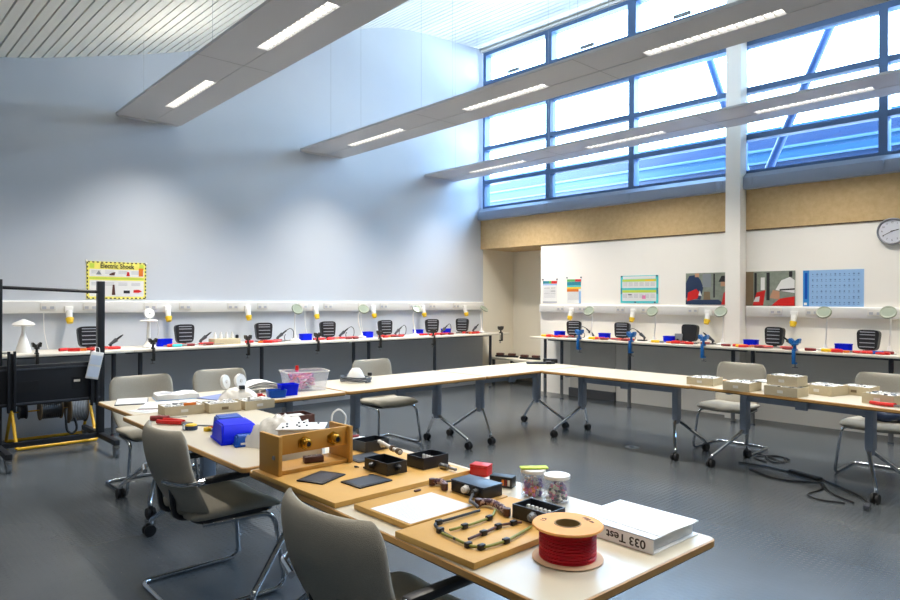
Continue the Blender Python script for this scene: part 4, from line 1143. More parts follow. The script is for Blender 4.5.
# black enclosures
def enclosure(label, x0, x1, y0, y1, h, z=PZ, closed=False, glands=(), pegs=0, rz=0.0):
    t = thing('junction_box', label, 'junction box', ((x0 + x1) / 2, (y0 + y1) / 2, z), rz, 'black junction boxes')
    w = (x1 - x0) / 2; d = (y1 - y0) / 2; k = 0.004
    b = B()
    if closed:
        b.box(-w, w, -d, d, 0, h - 0.006, 0.003)
    else:
        o = [(-w, -d), (w, -d), (w, d), (-w, d)]; i = [(-w + k, -d + k), (w - k, -d + k), (w - k, d - k), (-w + k, d - k)]
        for a in range(4):
            c = (a + 1) % 4
            b.poly([(*o[a], 0), (*o[c], 0), (*o[c], h), (*o[a], h)]); b.poly([(*o[a], h), (*o[c], h), (*i[c], h), (*i[a], h)]); b.poly([(*i[a], h), (*i[c], h), (*i[c], 0.004), (*i[a], 0.004)])
        b.poly([(*p, 0.004) for p in i]); b.poly([(*p, 0) for p in o][::-1])
        bmesh.ops.remove_doubles(b.bm, verts=b.bm.verts, dist=1e-6)
    b.build('box_body', black_metal, t, angle=25)
    if closed:
        b = B(); b.box(-w - 0.001, w + 0.001, -d - 0.001, d + 0.001, h - 0.0055, h, 0.002); b.build('box_lid', M('lid slate blue', (62, 78, 98), 0.35, var=0.04), t)
    for (px, py, dx, dy, m) in glands:
        p = Vector((px, py, h * 0.55)); dd = Vector((dx, dy, 0)).normalized()
        b = B(); b.cyl(p, p + dd * 0.006, 0.017, seg=6); b.cyl(p + dd * 0.006, p + dd * 0.022, 0.0145, 0.012, 16); b.cyl(p + dd * 0.022, p + dd * 0.026, 0.009, 0.007, 12); b.build('cable_gland', m, t)
    for q in range(pegs):
        b = B(); xx = -w + 0.03 + (2 * w - 0.06) * q / max(1, pegs - 1); b.box(xx - 0.005, xx + 0.005, -0.006, 0.006, 0.004, h - 0.006, 0.002); b.build('terminal_post', offwhite, t)
    return t
enclosure('open black junction box nearest the wooden rig, at the far edge of the board', 5.598, 5.708, -6.785, -6.635, 0.052, glands=((0.0551, 0.03, 1, 0, offwhite),), rz=R(2))
enclosure('open black junction box in the middle of the large board', 5.955, 6.12, -6.968, -6.86, 0.052, glands=((0.0826, 0.0, 1, 0, black), (-0.02, -0.0541, 0, -1, black)), rz=R(-1))
enclosure('open black junction box with white posts, at the far edge of the board', 6.035, 6.15, -6.79, -6.64, 0.052, pegs=4)
enclosure('closed slate blue topped junction box beside the instruction sheet', 6.46, 6.637, -6.92, -6.815, 0.048, closed=True, glands=((-0.0, -0.0526, 0, -1, offwhite), (0.055, -0.0526, 0, -1, black)))
enclosure('open black junction box with white terminals behind the red spool', 6.835, 6.985, -6.985, -6.885, 0.048, glands=((0.02, -0.0501, 0, -1, grey_pl),), pegs=6)
t = thing('cable_offcut', 'beige cable offcut with dark clamp bridging the open black boxes', 'cable', (5.90, -6.785, PZ + 0.053), R(-16))
b = B(); b.cyl((-0.13, 0, 0.010), (0.13, 0, 0.010), 0.009, seg=12); b.build('cable_sheath', offwhite, t)
b = B(); b.cyl((0.03, 0, 0.010), (0.055, 0, 0.010), 0.014, seg=12); b.cyl((0.10, 0, 0.010), (0.125, 0, 0.010), 0.014, seg=12); b.build('clamp_ring', M('bronze clamp', (110, 86, 60), 0.35, 0.8), t)
t = thing('steel_gland', 'pale metal gland lying at the board edge beside the pegged black box', 'cable gland', (6.225, -6.71, PZ), R(-2))
b = B(); b.cyl((-0.055, 0, 0.0125), (0.0, 0, 0.0125), 0.012, seg=14); b.cyl((0.0, 0, 0.0125), (0.05, 0, 0.0125), 0.006, seg=12); b.build('gland_body', dullmetal, t)
for x, y, a, lab in [(5.955, -7.19, 22, 'black box lid lying flat in front of the terminal block'), (6.13, -7.085, 2, 'black box lid lying flat in front of the middle open box'), (5.79, -6.84, 0, 'black box lid lying flat between rig and far open box')]:
    b = B(); b.box(-0.065, 0.065, -0.085, 0.085, 0, 0.006, 0.002); b.mi = 1; b.box(-0.05, 0.05, -0.07, 0.07, 0.006, 0.0065)
    o = b.build('box_lid', [black, dark_steel]); o.location = (x, y, PZ); o.rotation_euler = (0, 0, R(a)); tag(o, lab, 'lid', 'black box lids on the large board')
for i, (x, y) in enumerate([(5.905, -6.985), (5.945, -6.965), (5.968, -6.93)]):
    b = B(); b.cyl((0, 0, 0.0045), (0.012, 0.004, 0.0045), 0.0045, seg=8); b.cyl((0.012, 0.004, 0.0045), (0.022, 0.007, 0.0045), 0.0025, seg=8)
    o = b.build('loose_screw', black); o.location = (x, y, PZ); o.rotation_euler = (0, 0, i * 1.3); tag(o, 'tiny dark screw lying loose on the large board beside the middle box', 'screw', 'loose screws on the large board')
# instruction sheet
t = thing('instruction_sheet', 'white printed instruction sheet on the middle wooden board', 'paper', (6.535, -7.14, PZ), R(0))
b = B(); b.box(-0.112, 0.112, -0.145, 0.150, 0, 0.0008); b.build('sheet', paper, t, angle=0)
b = B()
rnd = random.Random(3)
for k in range(17):
    x = -0.09 + 0.011 * k; 
    b.poly([(x, -0.12, 0.001), (x + 0.0015, -0.12, 0.001), (x + 0.0015, 0.05 + rnd.uniform(-0.05, 0.08), 0.001), (x, 0.05, 0.001)])
b.build('printed_lines', paper_grey, t, angle=0)
b = B(); b.box(-0.006, 0.006, -0.015, 0.015, 0, 0.007, 0.002); o = b.build('clip', brown); o.location = (6.375, -7.02, PZ); tag(o, 'small dark clip lying on the board above the instruction sheet', 'clip')
# wiring loops on the third board
def loop(label, pts, m, r=0.0048):
    t = thing('wiring_loop', label, 'wire', (0, 0, 0), 0, 'wiring loops fixed to the third board')
    P = fillet([(x, y, PZ + 0.008) for x, y in pts], 0.025, 5)
    b = B(); b.tube(P, r, 8); b.build('wire_run', m, t)
    for k in range(1, len(P) - 1, 7):
        p = P[k]; b = B(); b.box(-0.008, 0.008, -0.012, 0.012, 0, 0.017, 0.003, M2=TR(p.x, p.y, PZ)); b.build('wire_clip', black, t)
gy = M('green yellow wire', (136, 138, 52), 0.5, var=0.35, scale=90)
loop('dark outer wiring loop running around the third board', [(6.722, -7.03), (6.715, -7.245), (6.79, -7.275), (6.87, -7.29)], black)
loop('green and yellow wiring run along the front of the third board', [(6.80, -7.283), (6.945, -7.295), (6.975, -7.27), (6.985, -7.18), (6.955, -7.03)], gy)
loop('green and yellow inner wire across the third board', [(6.795, -7.245), (6.805, -7.16), (6.80, -7.05), (6.755, -6.985)], gy, 0.0045)
loop('dark inner wire leading to the gland of the open box', [(6.893, -7.258), (6.885, -7.16), (6.875, -7.09), (6.89, -7.04), (6.905, -7.018)], brown, 0.0045)
def braidtube(label, pts, r=0.012):
    t = thing('braided_cable', label, 'cable', (0, 0, 0), 0, 'braided cables between the boxes')
    b = B(); P = spline(pts, 14); rr = [r * (1 + 0.10 * (i % 2)) for i in range(len(P))]
    b.tube(P, rr, 10); b.build('braided_sleeve', braid, t)
    for q in (P[0], P[-1]):
        b = B(); b.lathe([(0.004, -0.015), (0.013, -0.013), (0.0135, 0.013), (0.004, 0.015)], tuple(q), 12); b.build('sleeve_end', brown, t)
braidtube('brown braided cable curving behind the instruction sheet', [(6.355, -6.925, PZ + 0.016), (6.37, -6.90, PZ + 0.016), (6.40, -6.905, PZ + 0.016), (6.44, -6.935, PZ + 0.016)])
braidtube('purple brown braided cable between closed box and open box', [(6.672, -6.985, PZ + 0.016), (6.70, -6.955, PZ + 0.017), (6.75, -6.96, PZ + 0.016), (6.80, -6.985, PZ + 0.016), (6.815, -6.99, PZ + 0.016)])
b = B(); b.tube(spline([(6.615, -6.955, PZ + 0.028), (6.63, -6.985, PZ + 0.012), (6.665, -7.01, PZ + 0.02), (6.705, -7.02, PZ + 0.013)]), 0.006, 8)
o = b.build('grey_lead', dark_steel); tag(o, 'short dark lead from the closed box down to the wiring loop', 'cable')
b = B(); b.tube(spline([(6.36, -6.89, PZ + 0.009), (6.39, -6.83, PZ + 0.009), (6.42, -6.83, PZ + 0.02), (6.455, -6.85, PZ + 0.03)]), 0.004, 8)
o = b.build('grey_lead', black); tag(o, 'thin black lead curving into the back of the closed box', 'cable')
# red spool
t = thing('wire_spool', 'spool of red wire with orange chipboard flange at the table end', 'wire spool', (7.147, -7.092, TZ))
b = B(); b.lathe([(0.040, 0), (0.101, 0), (0.106, 0.003), (0.101, 0.006), (0.040, 0.006)], seg=64); b.build('bottom_flange', spool_edge, t)
b = B(); b.lathe([(0.041, 0.096), (0.104, 0.096), (0.1065, 0.099), (0.104, 0.103), (0.041, 0.103)], seg=64); b.build('top_flange', spool_card, t)
b = B(); b.lathe([(0.036, 0.0), (0.0405, 0.0), (0.0405, 0.104), (0.036, 0.104), (0.036, 0.012), (0.001, 0.010)], seg=40); b.build('core_tube', M('core card brown', (150, 124, 78), 0.8, var=0.1), t)
pr = [(0.042, 0.0065)]
for k in range(28):
    z0 = 0.0065 + 0.089 * k / 28; pr += [(0.0835, z0), (0.0855, z0 + 0.0016)]
pr += [(0.0835, 0.0955), (0.042, 0.0955)]
b = B(); b.lathe(pr, seg=64); b.build('red_windings', wire_red, t, angle=60)
for (a0, txt) in ((70, '100 m'), (200, '1.5'),):
    text('flange_marking', txt, 0.022, brown, t, (0.075 * math.cos(R(a0)), 0.075 * math.sin(R(a0)), 0.1035), (0, 0, R(a0 - 90)))
# binder
t = thing('ring_binder', 'thick white ring binder with black numbers on its spine at the table corner', 'binder', (7.17, -6.745, TZ), R(-2))
b = B(); b.box(-0.155, 0.148, -0.135, 0.14, 0.0, 0.003); b.box(-0.155, 0.148, -0.135, -0.131, 0.003, 0.046); b.box(-0.155, 0.148, -0.135, 0.14, 0.043, 0.046); b.build('binder_cover', M('binder white', (236, 236, 236), 0.3, var=0.01), t)
b = B(); b.box(-0.145, 0.135, -0.115, 0.125, 0.0035, 0.042, 0.002); b.build('page_block', paper, t)
text('spine_title', '033 Test', 0.037, M('spine ink', (58, 54, 54), 0.6), t, (0.05, -0.1356, 0.023), (R(90), R(180), 0), bold=0.0006, sx=1.08)
b = B()
for k in range(4): b.box(-0.10 + 0.05 * k, -0.07 + 0.05 * k, 0.03 - 0.02 * k, 0.05 - 0.02 * k, 0.0461, 0.0465)
b.build('cover_print', offwhite, t, angle=0)
b = B(); b.box(-0.14, 0.14, -0.10, 0.10, 0.0, 0.0008); o = b.build('loose_sheet', paper); o.location = (7.18, -6.735, TZ + 0.0465); o.rotation_euler = (0, 0, R(-5)); tag(o, 'loose white sheet lying on top of the ring binder', 'paper')
# jars
def jar(label, x, y, lid, mats):
    t = thing('plastic_jar', label, 'jar', (x, y, TZ), 0, 'clear jars of coloured bits')
    b = B(); b.lathe([(0.003, 0.0), (0.045, 0.0), (0.049, 0.004), (0.049, 0.090), (0.046, 0.094), (0.044, 0.094), (0.0465, 0.088), (0.0465, 0.005), (0.003, 0.0025)], seg=40); b.build('jar_body', jarclear, t)
    b = B(); b.lathe([(0.047, 0.092), (0.0505, 0.092), (0.0505, 0.104), (0.046, 0.106), (0.002, 0.105), (0.002, 0.1035), (0.047, 0.1035)], seg=40); b.build('jar_lid', lid, t)
    rnd = random.Random(int(x * 1000))
    b = B()
    for k in range(90):
        a = rnd.uniform(0, 2 * PI); rr = 0.034 * math.sqrt(rnd.random()); z = 0.010 + rnd.random() * 0.052
        b.mi = rnd.randrange(len(mats))
        b.box(-0.010, 0.010, -0.005, 0.005, -0.005, 0.005, M2=TR(rr * math.cos(a), rr * math.sin(a), z) @ Matrix.Rotation(rnd.uniform(0, 6), 4, Vector((rnd.random(), rnd.random(), 1))))
    o = b.build('jar_contents', mats, t, angle=0); o['kind'] = 'stuff'
    return t
jar('clear jar of pink and purple bits with a lime strip on its lid', 6.668, -6.668, white_plastic, [pink, purple, orange, paper])
jar('clear jar of pink and purple bits, uncovered white rim, nearer the spool', 6.785, -6.668, white_plastic, [pink, purple, navy, paper])
b = B(); b.box(-0.055, 0.055, -0.02, 0.02, 0, 0.007, 0.003); o = b.build('lime_strip', lime); o.location = (6.672, -6.668, TZ + 0.1065); o.rotation_euler = (0, R(6) * 0, R(52)); tag(o, 'lime green strip lying on the lid of a clear jar', 'strip')
t = thing('terminal_box', 'small black box with orange terminals beside the jars', 'terminal box', (6.50, -6.66, TZ), R(20))
b = B(); b.box(-0.05, 0.05, -0.026, 0.026, 0, 0.045, 0.003); b.build('box_body', black, t)
for k in range(3):
    b = B(); b.box(0.006 + 0.013 * k, 0.016 + 0.013 * k, -0.029, -0.0262, 0.01, 0.034, 0.001); b.build('terminal', [orange, dkred, offwhite][k], t)
t = thing('red_box', 'small bright red box standing near the far table edge', 'box', (6.318, -6.60, TZ), R(20))
b = B(); b.box(-0.042, 0.042, -0.03, 0.03, 0, 0.04, 0.004); b.build('box_body', red_pl, t)
b = B(); b.box(-0.043, 0.043, -0.031, 0.031, 0.0401, 0.05, 0.003); b.build('box_lid', red_pl, t)
b = B(); b.box(-0.05, 0.05, -0.035, 0.035, 0, 0.003); o = b.build('paper_slip', paper); o.location = (6.415, -6.612, TZ); o.rotation_euler = (0, 0, R(24)); tag(o, 'small white paper slip between red box and black terminal box', 'paper')

# second table: blue bins, bag, tools, trays
def bin_(label, x, y, rz, L, W, H, mat, z=TZ, lab=None):
    t = thing('parts_bin', label, 'parts bin', (x, y, z), rz, 'blue parts bins on the second table')
    # upturned bin: sloping front, ribbed sides
    l = L / 2; w = W / 2
    b = B()
    prf = [(-l, 0), (l, 0), (l * 0.98, H * 0.30), (l * 0.62, H * 0.92), (l * 0.5, H), (-l * 0.86, H), (-l * 0.94, H * 0.94)]
    n = len(prf)
    def ring(sy, k): return [Vector((px * (1 if pz < H * .5 else k), sy * (w if pz < H * .5 else w * 0.86), pz)) for px, pz in prf]
    a = [b.bm.verts.new(p) for p in ring(-1, 0.97)]; c = [b.bm.verts.new(p) for p in ring(1, 0.97)]
    b.bm.faces.new(a); b.bm.faces.new(c[::-1])
    for i in range(n): b.bm.faces.new((a[i], c[i], c[(i + 1) % n], a[(i + 1) % n]))
    bmesh.ops.bevel(b.bm, geom=list(b.bm.edges), offset=0.008, segments=3, affect='EDGES')
    b.build('bin_shell', mat, t, angle=45)
    b = B(); b.box(-l - 0.004, l + 0.004, -w - 0.004, w + 0.004, 0.0, 0.010, 0.003); b.build('bin_rim', mat, t)
    if lab:
        b = B(); b.box(l + 0.001, l + 0.003, -w * 0.55, w * 0.55, 0.012, H * 0.4); b.build('label', paper, t)
    return t
bin_('large bright blue upturned parts bin, tallest of the blue bins', 4.885, -7.06, R(-12), 0.26, 0.20, 0.10, blue_pl)
bin_('mid blue parts bin lying behind the tall bright blue bin', 4.66, -6.99, R(-12), 0.15, 0.16, 0.095, blue_mid)
bin_('small light blue bin with white label in front of the bright blue bin', 5.055, -7.085, R(-16), 0.085, 0.11, 0.055, blue_mid, lab=True)
# milky bag
def blob(x0, L, W, H, seed, wr=0.10, n=26):
    rnd = random.Random(seed); ph = [(rnd.uniform(6, 22) , rnd.uniform(6, 22), rnd.uniform(0, 6)) for _ in range(7)]
    b = B()
    V = []
    for j in range(n + 1):
        v = -1 + 2 * j / n; row = []
        for i in range(n + 1):
            u = -1 + 2 * i / n
            m = max(abs(u), abs(v))
            hh = H * (1 - m ** 3.0)
            w = sum(math.sin(a * u + c * v + p) for a, c, p in ph) / 7
            row.append(b.bm.verts.new((u * L * (1 + 0.06 * w), v * W * (1 + 0.06 * w), max(0.001, hh * (1 + wr * 3 * w)))))
        V.append(row)
    for j in range(n):
        for i in range(n): b.bm.faces.new((V[j][i], V[j][i + 1], V[j + 1][i + 1], V[j + 1][i]))
    return b
t = thing('plastic_bag', 'crumpled milky plastic bag of white parts between blue bins and wooden rig', 'bag', (5.17, -6.93, TZ), R(20))
b = blob(0, 0.155, 0.14, 0.15, 17, 0.06); b.build('bag_film', bagclear, t, angle=70)
b = B(); rnd = random.Random(4)
for k in range(26):
    b.box(-0.022, 0.022, -0.012, 0.012, -0.010, 0.010, M2=TR(rnd.uniform(-0.10, 0.10), rnd.uniform(-0.09, 0.09), rnd.uniform(0.012, 0.055)) @ RZ(rnd.uniform(0, 6)))
o = b.build('bag_contents', white_plastic, t, angle=0); o['kind'] = 'stuff'
t = thing('parts_box', 'white box with speckled white lid standing behind the wooden rig', 'box', (5.485, -7.00, TZ), R(-38))
b = B(); b.box(-0.085, 0.085, -0.105, 0.105, 0, 0.145, 0.003); b.build('box_body', M('box card white', (226, 220, 208), 0.7, var=0.02), t)
b = B(); b.box(-0.09, 0.09, -0.115, 0.115, 0.1452, 0.152, 0.002); b.build('box_lid', paper, t)
rnd = random.Random(9)
for k in range(9):
    b = B(); b.cyl((0, 0, 0), (0, 0, 0.006), 0.0055, seg=8); o = b.build('lid_stud', dark_steel, t); o.location = (rnd.uniform(-0.07, 0.07), rnd.uniform(-0.10, 0.10), 0.1521)
t = thing('roll_of_tape', 'navy tape puck with yellow top lying on the second table', 'tape', (4.45, -7.125, TZ), 0)
b = B(); b.lathe([(0.010, 0), (0.034, 0), (0.036, 0.004), (0.036, 0.024), (0.010, 0.024)], seg=28); b.build('tape_side', navy, t)
b = B(); b.lathe([(0.010, 0.0241), (0.033, 0.0241), (0.030, 0.032), (0.012, 0.033)], seg=28); b.build('tape_top', yellow, t)
t = thing('roll_of_tape', 'small yellow tape roll between navy puck and blue bins', 'tape', (4.55, -7.07, TZ), 0)
b = B(); b.lathe([(0.012, 0), (0.022, 0), (0.022, 0.02), (0.012, 0.02)], seg=20); b.build('tape_winding', yellow, t)
pliers('red handled pliers beside the nearest card tray', 4.26, -7.10, TZ, R(30), red_pl, 'tools on the second table')
screwdriver('thick dark red handled screwdriver at the corner of the second table', 4.06, -7.10, TZ, R(65), dkred, 0.2, 'tools on the second table')
b = B(); b.tube(spline([(4.50, -6.98, TZ + 0.005), (4.42, -7.01, TZ + 0.005), (4.34, -7.08, TZ + 0.005), (4.36, -7.13, TZ + 0.02), (4.42, -7.16, TZ + 0.006), (4.47, -7.17, TZ + 0.005)], 8), 0.0045, 8)
o = b.build('grey_wire', grey_pl); tag(o, 'loop of grey wire curling around the navy tape puck', 'wire')
b = B(); b.tube(spline([(4.47, -7.03, TZ + 0.006), (4.52, -6.98, TZ + 0.006), (4.58, -6.90, TZ + 0.006)], 8), 0.006, 8)
o = b.build('red_wire', red_pl); tag(o, 'short red wire lying beside the mid blue bin', 'wire')
# grey-brown component trays
def tray(label, x, y, rz, L, W, H, z, seed, group, orient=0, tag_m=offwhite):
    """card tray with a white filling; L along local x (front face at -y)"""
    t = thing('component_tray', label, 'tray', (x, y, z), rz, group)
    l = L / 2; w = W / 2; k = 0.005
    b = B(); o = [(-l, -w), (l, -w), (l, w), (-l, w)]; i = [(-l + k, -w + k), (l - k, -w + k), (l - k, w - k), (-l + k, w - k)]
    for a in range(4):
        c = (a + 1) % 4
        b.poly([(*o[a], 0), (*o[c], 0), (*o[c], H), (*o[a], H)]); b.poly([(*o[a], H), (*o[c], H), (*i[c], H), (*i[a], H)]); b.poly([(*i[a], H), (*i[c], H), (*i[c], 0.004), (*i[a], 0.004)])
    b.poly([(*p, 0) for p in o][::-1]); b.poly([(*p, 0.004) for p in i])
    bmesh.ops.remove_doubles(b.bm, verts=b.bm.verts, dist=1e-6)
    b.build('tray_wall', card, t, angle=25)
    b = B(); b.box(-l + 0.006, l - 0.006, -w + 0.006, w - 0.006, 0.005, H - 0.004); b.build('white_insert', paper, t, angle=0)
    b = B(); b.box(-0.025, 0.02, -w - 0.0025, -w - 0.0002, H * 0.32, H * 0.62); b.build('label', tag_m, t, angle=0)
    rnd = random.Random(seed); b = B(); ms = [white_plastic, paper, grey_pl, offwhite, dark_steel]
    for q in range(34):
        b.mi = rnd.choice([0, 0, 0, 1, 1, 0, 1, 2, 3, 3, 0, 0, 1, 1, 0, 4])
        s = rnd.uniform(0.5, 1.2)
        b.box(-0.016 * s, 0.016 * s, -0.008 * s, 0.008 * s, -0.004, 0.004, M2=TR(rnd.uniform(-l + 0.025, l - 0.025), rnd.uniform(-w + 0.02, w - 0.02), H - 0.002 + rnd.uniform(0, 0.005)) @ RZ(rnd.uniform(0, 6)))
    o = b.build('tray_contents', ms, t, angle=0); o['kind'] = 'stuff'
    return t
G1 = 'card trays in a row on the second table'
tray('card tray with orange tag on its rim, nearest the red pliers', 3.841, -6.944, R(84), 0.255, 0.175, 0.061, TZ, 1, G1)
tray('middle card tray of the row of three beside the blue bins', 3.916, -6.694, R(83), 0.215, 0.17, 0.061, TZ, 2, G1, tag_m=card_dark)
tray('last card tray of the row of three, closest to the blue open tubs', 3.95, -6.462, R(88), 0.22, 0.17, 0.061, TZ, 3, G1)
b = B(); b.box(-0.04, 0.04, -0.006, 0.006, 0, 0.018, 0.003); o = b.build('orange_tag', orange); o.location = (3.925, -6.92, TZ + 0.0612); o.rotation_euler = (0, 0, R(84)); tag(o, 'orange tag lying on the rim of the nearest card tray', 'tag')
t = thing('toggle_clamp', 'cream clamp lying on the front rim of the last card tray', 'clamp', (4.02, -6.50, TZ + 0.0612), R(82))
b = B(); b.cyl((-0.04, 0, 0.008), (0.05, 0, 0.008), 0.008, seg=10); b.cyl((-0.04, 0, 0), (-0.04, 0, 0.03), 0.012, seg=10); b.build('clamp_body', offwhite, t)
t = thing('brown_box', 'dark brown open box on the second table behind the white parts box', 'box', (4.76, -6.61, TZ), R(-8))
b = B()
o_ = [(-0.08, -0.09), (0.08, -0.09), (0.08, 0.09), (-0.08, 0.09)]; i_ = [(x * 0.93, y * 0.93) for x, y in o_]
for a in range(4):
    c = (a + 1) % 4
    b.poly([(*o_[a], 0), (*o_[c], 0), (*o_[c], 0.075), (*o_[a], 0.075)]); b.poly([(*o_[a], 0.075), (*o_[c], 0.075), (*i_[c], 0.075), (*i_[a], 0.075)]); b.poly([(*i_[a], 0.075), (*i_[c], 0.075), (*i_[c], 0.004), (*i_[a], 0.004)])
b.poly([(*p, 0.004) for p in i_]); b.poly([(*p, 0) for p in o_][::-1])
bmesh.ops.remove_doubles(b.bm, verts=b.bm.verts, dist=1e-6)
b.build('box_body', brown, t, angle=25)
b = B(); b.box(-0.05, 0.03, -0.05, 0.05, 0.0045, 0.068, 0.004); b.build('box_contents', offwhite, t)
b = B(); b.tube(fillet([(-0.0, 0, 0.004), (-0.045, 0, 0.03), (-0.04, 0, 0.12), (0.0, 0, 0.15), (0.045, 0, 0.11), (0.03, 0, 0.02), (-0.02, 0.02, 0.004)], 0.05, 5), 0.005, 8)
o = b.build('white_cable', white_plastic); o.location = (5.16, -6.565, TZ + 0.0015); o.rotation_euler = (0, 0, R(40)); tag(o, 'loop of white cable standing up behind the wooden rig', 'cable')
t = thing('flex_bundle', 'red and white flex lying on folded paper behind the rig end', 'cable', (5.28, -6.62, TZ), R(35))
b = B(); b.box(-0.10, 0.11, -0.06, 0.06, 0, 0.01, 0.003); b.build('folded_paper', paper, t)
b = B(); b.tube(spline([(-0.10, 0.02, 0.018), (-0.05, -0.03, 0.02), (0.0, 0.03, 0.02), (0.04, -0.02, 0.02), (0.08, 0.03, 0.018)], 8), 0.007, 8); b.build('red_flex', dkred, t)
# papers at the cart end
def sheets(label, x, y, rz, L, W, th, m=paper, name='paper_sheet', edge=None):
    t = thing(name, label, 'paper', (x, y, TZ), rz, 'papers at the cart end')
    b = B(); b.box(-L / 2, L / 2, -W / 2, W / 2, 0, th); b.build('sheet', m, t, angle=0)
    b = B()
    rnd = random.Random(int(abs(x * 977 + y * 331)))
    for k in range(8):
        yy = W / 2 - 0.03 - k * (W - 0.05) / 8; b.poly([(-L / 2 + 0.02, yy, th + 0.0004), (L / 2 - rnd.uniform(0.02, 0.1), yy, th + 0.0004), (L / 2 - 0.04, yy + 0.004, th + 0.0004), (-L / 2 + 0.02, yy + 0.004, th + 0.0004)])
    b.build('printed_lines', paper_grey, t, angle=0)
    return t
t = thing('clipboard', 'dark edged clipboard with white sheets at the cart end of the table', 'clipboard', (3.10, -7.02, TZ), R(70))
b = B(); b.box(-0.11, 0.11, -0.16, 0.16, 0, 0.004, 0.001); b.build('clipboard_board', navy, t)
b = B(); b.box(-0.104, 0.104, -0.155, 0.14, 0.0041, 0.009); b.build('clipboard_sheets', paper, t)
t = thing('clipboard', 'second dark edged clipboard with white sheets, beside the nearest card tray', 'clipboard', (3.42, -6.94, TZ), R(60))
b = B(); b.box(-0.11, 0.11, -0.16, 0.16, 0, 0.004, 0.001); b.build('clipboard_board', dkred, t)
b = B(); b.box(-0.106, 0.106, -0.157, 0.145, 0.0041, 0.009); b.build('clipboard_sheets', paper, t)
sheets('loose printed sheet near the front edge of the paper covered table', 3.58, -7.08, R(20), 0.21, 0.15, 0.001)
sheets('loose printed sheet between clipboards and open book', 3.42, -6.70, R(35), 0.297, 0.21, 0.001)
t = thing('open_book', 'thick open manual with coloured tabs near the chair by the black stand', 'book', (3.12, -6.70, TZ), R(78))
b = B(); b.box(-0.16, 0.16, -0.115, 0.115, 0, 0.004); b.build('book_cover', lightblue, t)
b = B(); b.prism([(-0.155, 0.0041), (0.155, 0.0041), (0.15, 0.038), (0.08, 0.046), (0.0, 0.034), (-0.08, 0.046), (-0.15, 0.038)], -0.11, 0.11, M2=Matrix.Rotation(R(90), 4, 'X')); b.build('page_block', paper, t)
b = B(); b.box(-0.12, -0.03, -0.06, 0.02, 0.0465, 0.047, M2=Matrix.Rotation(R(0), 4, 'Y')); b.build('page_picture', paper_grey, t)
b = B(); b.box(-0.11, 0.11, -0.15, 0.15, 0, 0.006, 0.001); o = b.build('folder', M('folder periwinkle', (120, 136, 184), 0.5, var=0.03)); o.location = (3.30, -6.42, TZ); o.rotation_euler = (0, 0, R(20)); tag(o, 'slate blue paper folder beside the thick open manual', 'folder')
# discs and bag
t = thing('plastic_bag', 'milky bag of white parts under the two white discs', 'bag', (3.60, -6.42, TZ), R(60))
b = blob(0, 0.15, 0.11, 0.10, 8, 0.05, 22); b.build('bag_film', bagclear, t, angle=70)
b = B(); rnd = random.Random(14)
for k in range(18): b.box(-0.02, 0.02, -0.012, 0.012, -0.01, 0.01, M2=TR(rnd.uniform(-0.08, 0.08), rnd.uniform(-0.06, 0.06), rnd.uniform(0.012, 0.05)) @ RZ(rnd.uniform(0, 6)))
o = b.build('bag_contents', offwhite, t, angle=0); o['kind'] = 'stuff'
for (x, y, a, lab) in [(3.53, -6.49, 35, 'white round disc standing up on the milky bag, cart side'), (3.55, -6.38, 20, 'white round disc standing up on the milky bag, tub side')]:
    t = thing('white_disc', lab, 'disc', (x, y, TZ + 0.147), R(a), 'white discs on the milky bag')
    b = B(Matrix.Rotation(R(80), 4, 'Y')); b.lathe([(0.004, -0.012), (0.052, -0.012), (0.056, 0), (0.052, 0.012), (0.004, 0.012)], seg=36); b.build('disc_body', white_plastic, t)
    b = B(Matrix.Rotation(R(80), 4, 'Y')); b.lathe([(0.002, 0.0121), (0.014, 0.0121), (0.014, 0.016), (0.002, 0.016)], seg=16); b.build('disc_hub', offwhite, t)
b = B(); b.box(-0.014, 0.014, -0.02, 0.02, 0, 0.03, 0.004); o = b.build('black_clip', black); o.location = (3.66, -6.42, TZ + 0.096); tag(o, 'small black clip between the two white discs', 'clip')
t = thing('red_connector', 'red plastic connector standing between milky bag and blue open tubs', 'connector', (3.62, -6.25, TZ), R(10))
b = B(); b.cyl((0, 0, 0), (0, 0, 0.045), 0.02, seg=14); b.cyl((0, 0.03, 0.0), (0, 0.03, 0.03), 0.016, seg=12); b.build('connector_body', red_pl, t)
b = B(); b.cyl((0.0, 0.0, 0.0451), (0, 0, 0.065), 0.008, seg=10); b.build('connector_pin', offwhite, t)
t = thing('paper_pile', 'slumped pile of white paper between white discs and clear tub', 'paper', (3.18, -6.02, TZ), R(75))
for k in range(6):
    b = B(); n = 10; L = 0.16 - 0.004 * k; W = 0.12
    V = [[b.bm.verts.new((-L + 2 * L * i / n, sy * W, 0.009 * k + 0.035 * math.sin(PI * i / n) + 0.004)) for i in range(n + 1)] for sy in (-1, 1)]
    V2 = [[b.bm.verts.new((-L + 2 * L * i / n, sy * W, 0.009 * k + 0.035 * math.sin(PI * i / n) + 0.008)) for i in range(n + 1)] for sy in (-1, 1)]
    for i in range(n):
        b.bm.faces.new((V2[0][i], V2[0][i + 1], V2[1][i + 1], V2[1][i])); b.bm.faces.new((V[0][i], V[1][i], V[1][i + 1], V[0][i + 1]))
        for q in (0, 1): b.bm.faces.new((V[q][i], V[q][i + 1], V2[q][i + 1], V2[q][i]))
    for i in (0, n): b.bm.faces.new((V[0][i], V[1][i], V2[1][i], V2[0][i]))
    o = b.build('sheet', paper, t); o.rotation_euler = (0, 0, R([0, 7, -5, 3, -8, 4][k]))
